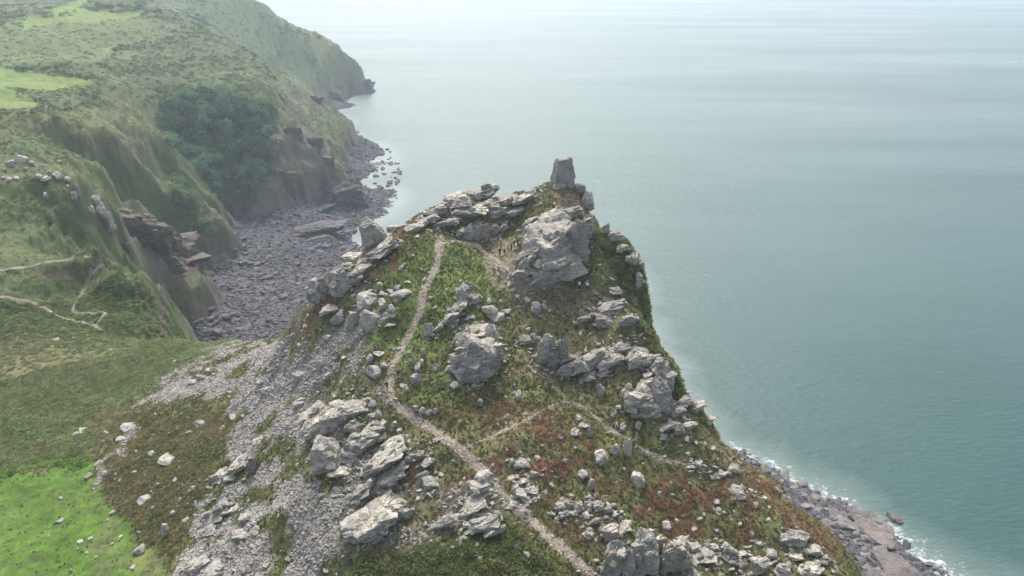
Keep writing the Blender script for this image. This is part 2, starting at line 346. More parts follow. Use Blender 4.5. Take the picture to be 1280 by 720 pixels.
for poly, k in (([(655,530),(690,503),(722,512),(738,560),(715,590),(690,612),(650,605),(598,582),(612,562),(640,552)], .95),
                ([(740,585),(800,580),(850,588),(905,598),(945,622),(935,662),(860,685),(790,645),(735,622)], .8),
                ([(555,497),(630,488),(655,510),(600,532),(555,532)], .55), ([(640,600),(700,610),(735,640),(690,640),(640,625)], .6),
                ([(478,288),(535,288),(512,322),(470,352),(440,350),(402,392),(380,425),(355,418),(400,380),(455,328)], .8),
                ([(500,575),(530,580),(530,605),(505,600)], .7), ([(700,640),(770,640),(760,700),(700,690),(640,655)], .45),
                ([(930,580),(965,592),(1085,716),(1060,720),(1000,660),(930,600)], .7), ([(540,610),(590,590),(600,620),(540,660)], .6), ([(860,690),(980,700),(1000,725),(860,725)], .5)):
    w_red = np.maximum(w_red, zone(poly, 7, 20)*k*(0.12+0.88*sstep(-.35, .3, mot+.6*med)))
paint(w_red, C_RED)
paint(zone([(555,690),(620,655),(695,690),(735,728),(440,728),(470,690)], 8, 22)*0.4, C_GORSE*1.15)
w_brown = zone([(132,520),(200,508),(270,512),(285,540),(262,600),(232,680),(198,695),(150,645),(112,592)], 9, 30)
paint(w_brown*0.85, C_BROWN); paint(w_brown*sstep(0, .5, med)*.5, C_GORSE)
w_field = zone([(-300,600),(-50,592),(0,588),(60,577),(112,570),(125,612),(152,652),(190,690),(220,728),(-300,760)], 7, 16)
paint(w_field, C_FIELD); paint(w_field*sstep(-.2, .7, mot)*.3, C_FIELD*1.35); paint(w_field*sstep(.0, .6, -mot+.3*med)*.35, C_GRASS*.9); paint(w_field*sstep(.1, .7, -big+.5*med)*.35, C_GREEN); paint(w_field*sstep(-80, 20, PU-190+60*med)*.45, C_DRY)
w_scree = np.zeros(X.shape)
for poly in ([(478,392),(460,440),(420,492),(392,500),(388,562),(330,592),(290,570),(280,520),(318,478),(250,500),(190,502),(158,512),(200,478),(270,440),(330,418),(385,432),(425,405)],
             [(250,630),(300,598),(345,640),(400,635),(425,660),(435,728),(212,728),(232,680)], [(300,590),(420,600),(440,640),(340,640)], [(120,600),(160,530),(175,535),(140,590)]):
    w_scree = np.maximum(w_scree, zone(poly, 5, 12))
w_scree *= sstep(-.44, .0, med + .35*big + .2*mot); paint(w_scree*0.95, C_SCREE)
w_stone = zone([(380,380),(470,360),(500,450),(440,560),(520,560),(640,640),(660,728),(440,728),(300,640)], 10, 14)*sstep(.0, .35, med)*(1-w_scree); paint(w_stone*.5, C_SCREE*.85)
# far fields, wood, moor
FZ = dict(soft=.8, jit=.9, m=farm)
w_ff = np.zeros(X.shape)
for poly in ([(-80,60),(0,34),(60,14),(105,-4),(130,-10),(98,8),(112,14),(178,17),(172,23),(110,28),(60,30),(0,40)], [(-60,82),(0,84),(50,92),(118,99),(112,106),(62,113),(20,110),(-60,106)], [(-60,104),(0,106),(30,118),(58,131),(30,135),(-60,137)]):
    w_ff = np.maximum(w_ff, zone(poly, **FZ))
paint(w_ff, np.array((.125, .178, .040))); w_past = zone([(-60,42),(60,28),(120,24),(185,20),(215,45),(150,75),(90,84),(-60,84)], 4, 7, farm)*(1-w_ff); paint(w_past*.75, np.array((.105,.138,.048))); paint(zone([(-60,138),(120,138),(200,150),(120,170),(-60,165)], 5, 12, farm)*.4, np.array((.15,.155,.06)))
w_grove = zone([(204,140),(236,120),(300,124),(348,134),(346,190),(332,238),(300,262),(276,256),(250,215),(204,182)], 2, 5, farm)
w_grove = np.maximum(w_grove, zone([(225,230),(262,262),(272,300),(240,290),(215,255)], 2, 5, farm)*.5)
paint(w_grove, C_GROVE)
paint(zone([(100,175),(200,165),(215,190),(150,200),(170,225),(110,205)], 5, 12, farm)*.35, np.array((.14,.105,.075)))
paint(zone([(40,345),(120,330),(110,345),(60,352)], 3, 5, farm)*.5, np.array((.13,.095,.075)))
w_far = sstep(780, 860, Y)*sstep(-40, 10, Z+60); paint(w_far*.85, np.array((.062,.092,.044)))
paint(zone([(385,45),(405,45),(440,88),(458,108),(440,95),(410,80),(395,62)], 2, 3, farm)*.8, np.array((.17,.17,.07)))
# bare rock where it is steep, then the beaches
cs = np.where(near > .5, sstep(1.5, 2.3, SL), sstep(1.15, 1.8, SL)*(1-sstep(16, 27, Z+7*big+4*med)))*(1-w_grove*.8)
for poly, k in (([(150,252),(185,256),(212,300),(214,350),(205,405),(188,350),(150,300)], .95), ([(215,300),(260,282),(278,330),(240,352),(214,348)], .85), ([(345,170),(365,152),(402,168),(428,225),(396,256),(310,278),(288,270),(335,242)], .95), ([(430,95),(462,112),(455,122),(400,135),(370,128),(400,112)], .7), ([(120,250),(142,262),(140,292),(125,280)], .6), ([(340,100),(385,130),(392,160),(372,150)], .5)):
    cs = np.maximum(cs, zone(poly, 3, 6, farm)*k*(.35+.65*sstep(-.35, .25, med+.4*mot)))
cl = C_CLIFF*(0.9+0.5*med[..., None]) * sstep(-.5, .5, big)[..., None] + C_CLIFG*(1-sstep(-.5, .5, big))[..., None]
ALB = ALB*(1-(cs*fr)[..., None]) + cl*(cs*fr)[..., None]
paint(cs*near*.85, C_ROCK)
w_beach = (1-sstep(8.8, 10.8, Z))*(1-sstep(.6, 1.0, SL)); w_beach = np.maximum(w_beach, 1-sstep(2., 4., Z)); paint(w_beach, C_BEACH)
redden = zone([(215,300),(240,300),(250,335),(215,335)], 3, 4, farm); paint(redden*.7, np.array((.105,.05,.06)))
ALB = np.clip(ALB*(1+0.22*mot[..., None]), 0.01, 0.8)
STONY = np.clip(np.maximum.reduce([w_scree, w_beach*.8, cs*.5, w_stone*.6, w_tramp*.3]), 0, 1)

# ------------------------------------------------------------------ footpaths in plan
def polyline(px, step=0.5):
    P = np.array([hit(u, v)[:2] for u, v in px]); out = []
    P = np.vstack([2*P[0]-P[1], P, 2*P[-1]-P[-2]])
    for i in range(1, len(P)-2):
        n_ = max(2, int(np.linalg.norm(P[i+1]-P[i])/step))
        for t in np.linspace(0, 1, n_, endpoint=False):
            a, b, c, d = P[i-1:i+3]
            out.append(.5*((2*b)+(c-a)*t+(2*a-5*b+4*c-d)*t*t+(3*b-a-3*c+d)*t**3))
    out.append(P[-2]); return np.array(out)
PATHS = [
 ('main', [(551,297),(546,330),(531,360),(525,390),(511,420),(498,445),(488,468),(487,490),(500,510),(530,532),(556,548),(581,568),(606,590),(623,612),(641,631),(666,652),(691,675),(716,697),(746,724)], 1.05),
 ('cross', [(581,560),(606,549),(632,538),(660,524),(690,508),(713,503),(736,515),(762,536),(800,560),(840,577),(872,581)], 0.36),
 ('upper', [(713,503),(692,482),(667,463),(655,445),(645,425)], 0.3),
 ('summit', [(551,305),(575,302),(598,308),(620,325),(640,346),(665,353),(700,357)], 0.7),
 ('zigzag', [(122,321),(127,331),(112,348),(101,370),(92,388),(113,391),(130,391),(119,408)], 0.8),
 ('spur', [(-30,345),(0,338),(40,333),(80,326),(122,321)], 0.7),
 ('bank', [(-20,370),(20,374),(45,380),(80,398),(125,411)], 0.8)]
PLINES = [(nm, polyline(px), w) for nm, px, w in PATHS]
w_path = np.zeros(X.shape)
for nm, pl, w in PLINES:
    bx0, by0 = pl.min(0)-4; bx1, by1 = pl.max(0)+4
    m = (X > bx0) & (X < bx1) & (Y > by0) & (Y < by1); xs, ys = X[m], Y[m]; d = np.full(xs.shape, 1e9)
    for q in pl[::1]: d = np.minimum(d, (xs-q[0])**2+(ys-q[1])**2)
    ww = np.zeros(X.shape); ww[m] = 1-sstep(w*.35, w*.95, np.sqrt(d)+.35*mot[m]); w_path = np.maximum(w_path, ww)
paint(w_path*.8, C_PATH); STONY = np.maximum(STONY, w_path*.3)

# ------------------------------------------------------------------ ground meshes: the rocky hill, the coast, the headland, the beaches
def sub_grid(name, fmask, label=None):
    n0, n1 = X.shape; idx = np.arange(n0*n1).reshape(n0, n1)
    q = np.stack([idx[1:, :-1], idx[1:, 1:], idx[:-1, 1:], idx[:-1, :-1]], -1)[fmask]
    used, inv = np.unique(q.ravel(), return_inverse=True); me = bpy.data.meshes.new(name)
    co = np.stack([X, Y, Z], -1).reshape(-1, 3)[used]
    me.vertices.add(len(used)); me.vertices.foreach_set('co', co.ravel())
    me.loops.add(q.size); me.loops.foreach_set('vertex_index', inv.astype(np.int32).ravel())
    me.polygons.add(len(q)); me.polygons.foreach_set('loop_start', np.arange(0, q.size, 4, dtype=np.int32))
    me.update(calc_edges=True); me.materials.append(M_GROUND)
    ca = me.color_attributes.new('albedo', 'FLOAT_COLOR', 'POINT')
    ca.data.foreach_set('color', np.concatenate([ALB.reshape(-1, 3)[used], np.ones((len(used), 1))], 1).ravel())
    fa = me.attributes.new('stony', 'FLOAT', 'POINT'); fa.data.foreach_set('value', STONY.ravel()[used])
    me.shade_smooth(); o = bpy.data.objects.new(name, me); COL.objects.link(o); o['kind'] = 'structure'; return o
fz = (Z[1:, :-1]+Z[1:, 1:]+Z[:-1, 1:]+Z[:-1, :-1])/4
fb = np.minimum.reduce([w_beach[1:, :-1], w_beach[1:, 1:], w_beach[:-1, 1:], w_beach[:-1, :-1]]) > .5
seab = np.maximum.reduce([Z[1:, :-1], Z[1:, 1:], Z[:-1, 1:], Z[:-1, :-1]]) < -2.5
fr_, fy = R2[1:, 1:], Y[1:, 1:]; fx = X[1:, 1:]
behind = (fr_ < 260) & (fx > -100)
nearf = (fr_ < 200) | behind
sub_grid('beach', fb & ~seab)
sub_grid('rocky_hill', ~fb & ~seab & nearf)
sub_grid('coastal_hills', ~fb & ~seab & ~nearf & (fy < 790))
sub_grid('far_headland', ~fb & ~seab & ~nearf & (fy >= 790))
M_PATH = rock_material('path_earth', (0.21, 0.17, 0.14), (0.34, 0.29, 0.245), 2.2, (0.30, 0.26, 0.2))
def path_obj(nm, pl, w):
    t = np.gradient(pl, axis=0); t /= np.linalg.norm(t, axis=1)[:, None]+1e-9; nn = np.stack([-t[:, 1], t[:, 0]], 1)
    ks = np.linspace(-1, 1, 6); V = []; s = np.arange(len(pl))*.5
    el, er = 1+.75*perlin(s/4.1, s*0+3.3, 5)+.4*perlin(s/1.1, s*0+.4, 6), 1+.75*perlin(s/3.7, s*0+9.3, 7)+.4*perlin(s/1.3, s*0+.7, 8)
    wt = w/2*np.minimum(1, .25+np.minimum(s, s[::-1])/4)
    for k in ks:
        off = (k*np.where(k < 0, el, er)*wt)[:, None]; p = pl+nn*off; z = th_at(p[:, 0], p[:, 1]) + .07*(1-.5*k*k)
        V.append(np.column_stack([p, z]))
    V = np.array(V); nk, ns = V.shape[:2]; I = np.arange(nk*ns).reshape(nk, ns)
    q = np.stack([I[:-1, :-1], I[:-1, 1:], I[1:, 1:], I[1:, :-1]], -1).reshape(-1, 4)
    me = bpy.data.meshes.new('footpath'); me.from_pydata(V.reshape(-1, 3).tolist(), [], q[:, ::-1].tolist()); me.materials.append(M_PATH); me.shade_smooth()
    o = bpy.data.objects.new('footpath', me); COL.objects.link(o); o['kind'] = 'structure'
for nm, pl, w in PLINES: path_obj(nm, pl, w)

# ------------------------------------------------------------------ sea
def sea_material():
    m, n, b = mat('sea_water', 0.16); b.inputs['Specular IOR Level'].default_value = 0.62; b.inputs['IOR'].default_value = 1.33
    pos = n.nodes.new('ShaderNodeNewGeometry').outputs['Position']
    at = N(n, 'ShaderNodeAttribute', attribute_name='depth')
    tur = noise_node(n, 0.006, 5, 0.6, pos)
    deep = ramp(n, tur.outputs['Fac'], [(0.35, (0.011, 0.058, 0.052)), (0.65, (0.019, 0.073, 0.066))])
    sh = ramp(n, at.outputs['Fac'], [(0.0, (1, 1, 1)), (0.75, (0, 0, 0))])
    c = mixc(n, sh.outputs[0], deep.outputs[0], (0.12, 0.165, 0.15))
    # foam on the shallows
    fo = N(n, 'ShaderNodeAttribute', attribute_name='foam')
    f1 = noise_node(n, 0.28, 8, 0.72, pos); f2 = noise_node(n, 1.1, 5, 0.7, pos)
    ad = N(n, 'ShaderNodeMath', operation='MULTIPLY_ADD'); n.links.new(f2.outputs['Fac'], ad.inputs[0]); ad.inputs[1].default_value = .5; n.links.new(f1.outputs['Fac'], ad.inputs[2])
    th = N(n, 'ShaderNodeMath', operation='MULTIPLY_ADD'); n.links.new(fo.outputs['Fac'], th.inputs[0]); th.inputs[1].default_value = 0.47; n.links.new(ad.outputs[0], th.inputs[2])
    fm = ramp(n, th.outputs[0], [(0.0, (0, 0, 0)), (0.0, (0, 0, 0)), (1.0, (1, 1, 1))]); fm.color_ramp.elements[1].position = 0.0
    mr = N(n, 'ShaderNodeMapRange'); n.links.new(th.outputs[0], mr.inputs['Value']); mr.inputs['From Min'].default_value = 1.2; mr.inputs['From Max'].default_value = 1.38
    n.nodes.remove(fm)
    c = mixc(n, mr.outputs[0], c, (0.72, 0.74, 0.74)); n.links.new(c, b.inputs['Base Color'])
    r = N(n, 'ShaderNodeMath', operation='MULTIPLY_ADD'); n.links.new(mr.outputs[0], r.inputs[0]); r.inputs[1].default_value = .6; r.inputs[2].default_value = .36; n.links.new(r.outputs[0], b.inputs['Roughness'])
    # wind ripples lie in long bands across the bay
    mp = N(n, 'ShaderNodeMapping'); n.links.new(pos, mp.inputs[0]); mp.inputs['Rotation'].default_value = (0, 0, math.radians(10)); mp.inputs['Scale'].default_value = (0.55, 1.25, 1)
    mps = N(n, 'ShaderNodeMapping'); n.links.new(pos, mps.inputs[0]); mps.inputs['Rotation'].default_value = (0, 0, math.radians(8)); mps.inputs['Scale'].default_value = (0.28, 1.5, 1)
    w1 = noise_node(n, 0.42, 4, 0.6, mp.outputs[0]); w2 = noise_node(n, 0.055, 3, 0.5, mp.outputs[0]); gust = noise_node(n, 0.0045, 6, 0.62, mps.outputs[0])
    ra = N(n, 'ShaderNodeMapRange'); n.links.new(gust.outputs['Fac'], ra.inputs['Value']); ra.inputs['From Min'].default_value = .33; ra.inputs['From Max'].default_value = .67; ra.inputs['To Min'].default_value = .27; ra.inputs['To Max'].default_value = .46; n.links.new(ra.outputs[0], r.inputs[2])
    g = N(n, 'ShaderNodeMapRange'); n.links.new(gust.outputs['Fac'], g.inputs['Value']); g.inputs['From Min'].default_value = .35; g.inputs['From Max'].default_value = .65; g.inputs['To Min'].default_value = 0.25; g.inputs['To Max'].default_value = 0.8
    b1 = N(n, 'ShaderNodeBump', Distance=0.7); n.links.new(g.outputs[0], b1.inputs['Strength']); n.links.new(w1.outputs['Fac'], b1.inputs['Height'])
    b2 = N(n, 'ShaderNodeBump', Strength=0.25, Distance=2.0); n.links.new(w2.outputs['Fac'], b2.inputs['Height']); n.links.new(b1.outputs[0], b2.inputs['Normal'])
    n.links.new(b2.outputs[0], b.inputs['Normal']); return m
M_SEA = sea_material()
sth = np.concatenate([np.linspace(-math.pi, math.radians(-52), 50)[:-1], np.linspace(math.radians(-52), math.radians(52), 560), np.linspace(math.radians(52), math.pi, 50)[1:]])
srr = np.concatenate([[1.0], np.geomspace(20, 130, 20)[:-1], np.linspace(130, 620, 330)[:-1], np.geomspace(620, 15000, 60)])
SR, ST = np.meshgrid(srr, sth, indexing='ij'); SX, SY = SR*np.sin(ST), SR*np.cos(ST)
sdep = np.where((np.abs(ST) < math.radians(51.8)) & (SR < 2550), th_at(SX, SY), -6.0)
me = bpy.data.meshes.new('sea'); I = np.arange(SX.size).reshape(SX.shape)
q = np.stack([I[1:, :-1], I[1:, 1:], I[:-1, 1:], I[:-1, :-1]], -1).reshape(-1, 4)
me.vertices.add(SX.size); me.vertices.foreach_set('co', np.stack([SX, SY, 0*SX], -1).ravel())
me.loops.add(q.size); me.loops.foreach_set('vertex_index', q.astype(np.int32).ravel()); me.polygons.add(len(q)); me.polygons.foreach_set('loop_start', np.arange(0, q.size, 4, dtype=np.int32))
me.update(calc_edges=True)
fa = me.attributes.new('depth', 'FLOAT', 'POINT'); fa.data.foreach_set('value', np.clip(-sdep/5, 0, 1).ravel())
surf = np.where((SX > 82) & (SR < 330), (1-sstep(0.2, 4.6, -sdep)), 0.18*(1-sstep(0.0, 1.0, -sdep)))
fa = me.attributes.new('foam', 'FLOAT', 'POINT'); fa.data.foreach_set('value', surf.ravel())
me.materials.append(M_SEA); o = bpy.data.objects.new('sea', me); COL.objects.link(o); o['kind'] = 'structure'

# ------------------------------------------------------------------ sea haze
def haze():
    bm = bmesh.new(); bmesh.ops.create_cube(bm, size=1); me = bpy.data.meshes.new('haze')
    bmesh.ops.scale(bm, vec=(33000, 33000, 194), verts=bm.verts); bmesh.ops.translate(bm, vec=(0, 0, 90), verts=bm.verts)
    bm.to_mesh(me); bm.free(); m = bpy.data.materials.new('haze_air'); m.use_nodes = True; n = m.node_tree; n.nodes.clear()
    o_ = n.nodes.new('ShaderNodeOutputMaterial'); v = n.nodes.new('ShaderNodeVolumePrincipled')
    v.inputs['Color'].default_value = (0.74, 0.88, 1.0, 1); v.inputs['Density'].default_value = HAZE; v.inputs['Anisotropy'].default_value = 0.4
    n.links.new(v.outputs[0], o_.inputs['Volume']); me.materials.append(m)
    o = bpy.data.objects.new('haze', me); COL.objects.link(o); o['kind'] = 'stuff'; tag(o, 'thin pale sea haze filling the air over the bay', 'haze')
HAZE = 0.00020
haze()
# ------------------------------------------------------------------ rock shapes
_v3 = np.random.default_rng(21).uniform(-1, 1, 4096)
def noise3(p, s, seed=0):
    q = p*s + seed*13.7; i = np.floor(q).astype(np.int64); f = q-i; f = f*f*(3-2*f); r = 0
    for dx in (0, 1):
        for dy in (0, 1):
            for dz in (0, 1):
                h = (i[:, 0]+dx)*73856093 ^ (i[:, 1]+dy)*19349663 ^ (i[:, 2]+dz)*83492791
                w = (f[:, 0] if dx else 1-f[:, 0])*(f[:, 1] if dy else 1-f[:, 1])*(f[:, 2] if dz else 1-f[:, 2])
                r = r + w*_v3[h & 4095]
    return r
_ico = {}
def ico(l):
    if l not in _ico:
        bm = bmesh.new(); bmesh.ops.create_icosphere(bm, subdivisions=l, radius=1); bm.verts.ensure_lookup_table()
        _ico[l] = (np.array([v.co[:] for v in bm.verts]), [tuple(v.index for v in f.verts) for f in bm.faces]); bm.free()
    return _ico[l]
def rock_mesh(seed, lvl=3, dims=(1, 1, 1), chamfer=9, rough=0.05, bed=0.0, material=None, name='rock', cells=0, cellamp=.09, deep=.42, jn=.2):
    """a jointed block: joint planes cut a solid, then bedding ledges and weathering break its faces"""
    g = np.random.default_rng(seed); D, F = ico(lvl); dims = np.array(dims)
    d0 = D*dims; d0 /= np.linalg.norm(d0, axis=1)[:, None]
    pl = []
    for ax in range(3):
        for s in (-1, 1):
            n = np.zeros(3); n[ax] = s; n += g.normal(0, jn, 3); n /= np.linalg.norm(n); pl.append((n, dims[ax]*g.uniform(.82, 1.0)))
    for k in range(chamfer):
        n = g.normal(0, 1, 3); n /= np.linalg.norm(n); ext = np.abs(n*dims).sum(); pl.append((n, ext*g.uniform(deep, .72)))
    r = np.full(len(d0), 1e9)
    for n, d in pl:
        c = d0 @ n; r = np.minimum(r, np.where(c > 1e-4, d/np.maximum(c, 1e-4), 1e9))
    p = d0*r[:, None]
    if cells:                                                 # broken faces: cells between joints stand proud or set back
        sd = p[g.integers(0, len(p), cells)]*g.uniform(.75, 1.05, (cells, 1)); st_ = np.array((1.0, 1.0, 1.9)); tl = g.normal(0, .11, (cells, 3)); am = g.uniform(-1, .55, cells)*cellamp
        q = p + .07*np.stack([noise3(p, 3.1, 1), noise3(p, 3.1, 2), noise3(p, 3.1, 3)], 1)
        d2 = (((q[:, None, :]-sd[None])*st_)**2).sum(-1); k0 = d2.argmin(1); srt = np.sqrt(np.partition(d2, 1, axis=1)[:, :2]); gap = srt[:, 1]-srt[:, 0]
        off = am[k0] + ((p-sd[k0])*tl[k0]).sum(1) - .75*cellamp*np.clip(1-gap/.035, 0, 1)
        p = p + d0*off[:, None]
    if bed:                                                   # ledges along the bedding
        bn = np.array((.25, -.15, 1.0)) + g.normal(0, .12, 3); bn /= np.linalg.norm(bn)
        t = (p @ bn)*bed + .6*noise3(p, 1.6, seed % 17); saw = (t % 1.0); p = p - d0*(rough*1.3*np.clip((saw-.55)/.45, 0, 1)**2*(1+noise3(p, 2.2, 5)))[:, None]
    p = p + d0*(rough*(.7*noise3(p, 2.4, seed % 11) + .55*noise3(p, 5.5, 3) + .45*noise3(p, 11., 4) + .3*noise3(p, 23., 6)))[:, None]
    me = bpy.data.meshes.new(name); me.from_pydata(p.tolist(), [], F)
    if material: me.materials.append(material)
    return me
BLOCKS = [rock_mesh(100+i, 5, (1, random.uniform(.8, 1.1), random.uniform(.8, 1.1)), 14, .04, random.uniform(2.2, 4.2), M_ROCK, 'rock_block', 34, .1) for i in range(14)]
BOULD = [rock_mesh(200+i, 3, (1, 1, 1), 13, .03, 0, M_PALE, 'boulder', 7, .07, .38) for i in range(16)]
BOULD_B = [rock_mesh(300+i, 2, (1, 1, .8), 6, .05, 0, M_BEACH, 'beach_boulder') for i in range(8)]

def px_place(u, v, w, h, depth=None, far=False):
    """footing and size (m) of a rock that covers w x h pixels around u, v"""
    vf = v + h*.36; p = hit(u, vf); lim = 215 if u > 330 and v > 190 and not far else 1e9
    while math.hypot(p[0], p[1]) > lim and vf < v+60: vf += 1.5; h += 1.5; p = hit(u, vf)
    if lim < 1e9 and h > 0: p = hit(u, vf + (2 if vf > v + h*.36 + 1e-6 else 0))
    dist = math.sqrt(p[0]**2+p[1]**2+(H-p[2])**2); mpp = p[1]*CP+(H-p[2])*SP; mpp = mpp/FPX
    W = w*mpp; dep = math.asin((H-p[2])/dist); D = (depth if depth else .85)*W
    HT = max((h*mpp - .85*D*math.sin(dep))/math.cos(dep), .36*min(W, h*mpp)); return p, W, D, HT
def place_rock(name, me, u, v, w, h, lean=0, parent=None, base=None, yaw=None, sink=.45, depth=None, far=False):
    p, W, D, HT = px_place(u, v, w, h, depth, far); o = bpy.data.objects.new(name, me); COL.objects.link(o)
    o.rotation_euler = (random.uniform(-.12, .12), -math.radians(lean) + random.uniform(-.07, .07), yaw if yaw is not None else random.uniform(-.35, .35))
    if lean:                                                  # a tilted slab keeps its length along the dip
        L = math.hypot(W, HT); o.scale = (L*.55, D*.55, max(min(W, HT)*.42, L*.17))
    else: o.scale = (W*.54, D*.54, HT*(.5+sink*.5))
    loc = Vector((p[0], p[1] + D*.22, p[2] + HT*(.5-sink*.5)))
    if parent is not None: o.parent = parent; o.location = loc - Vector(base)
    else: o.location = loc
    return o
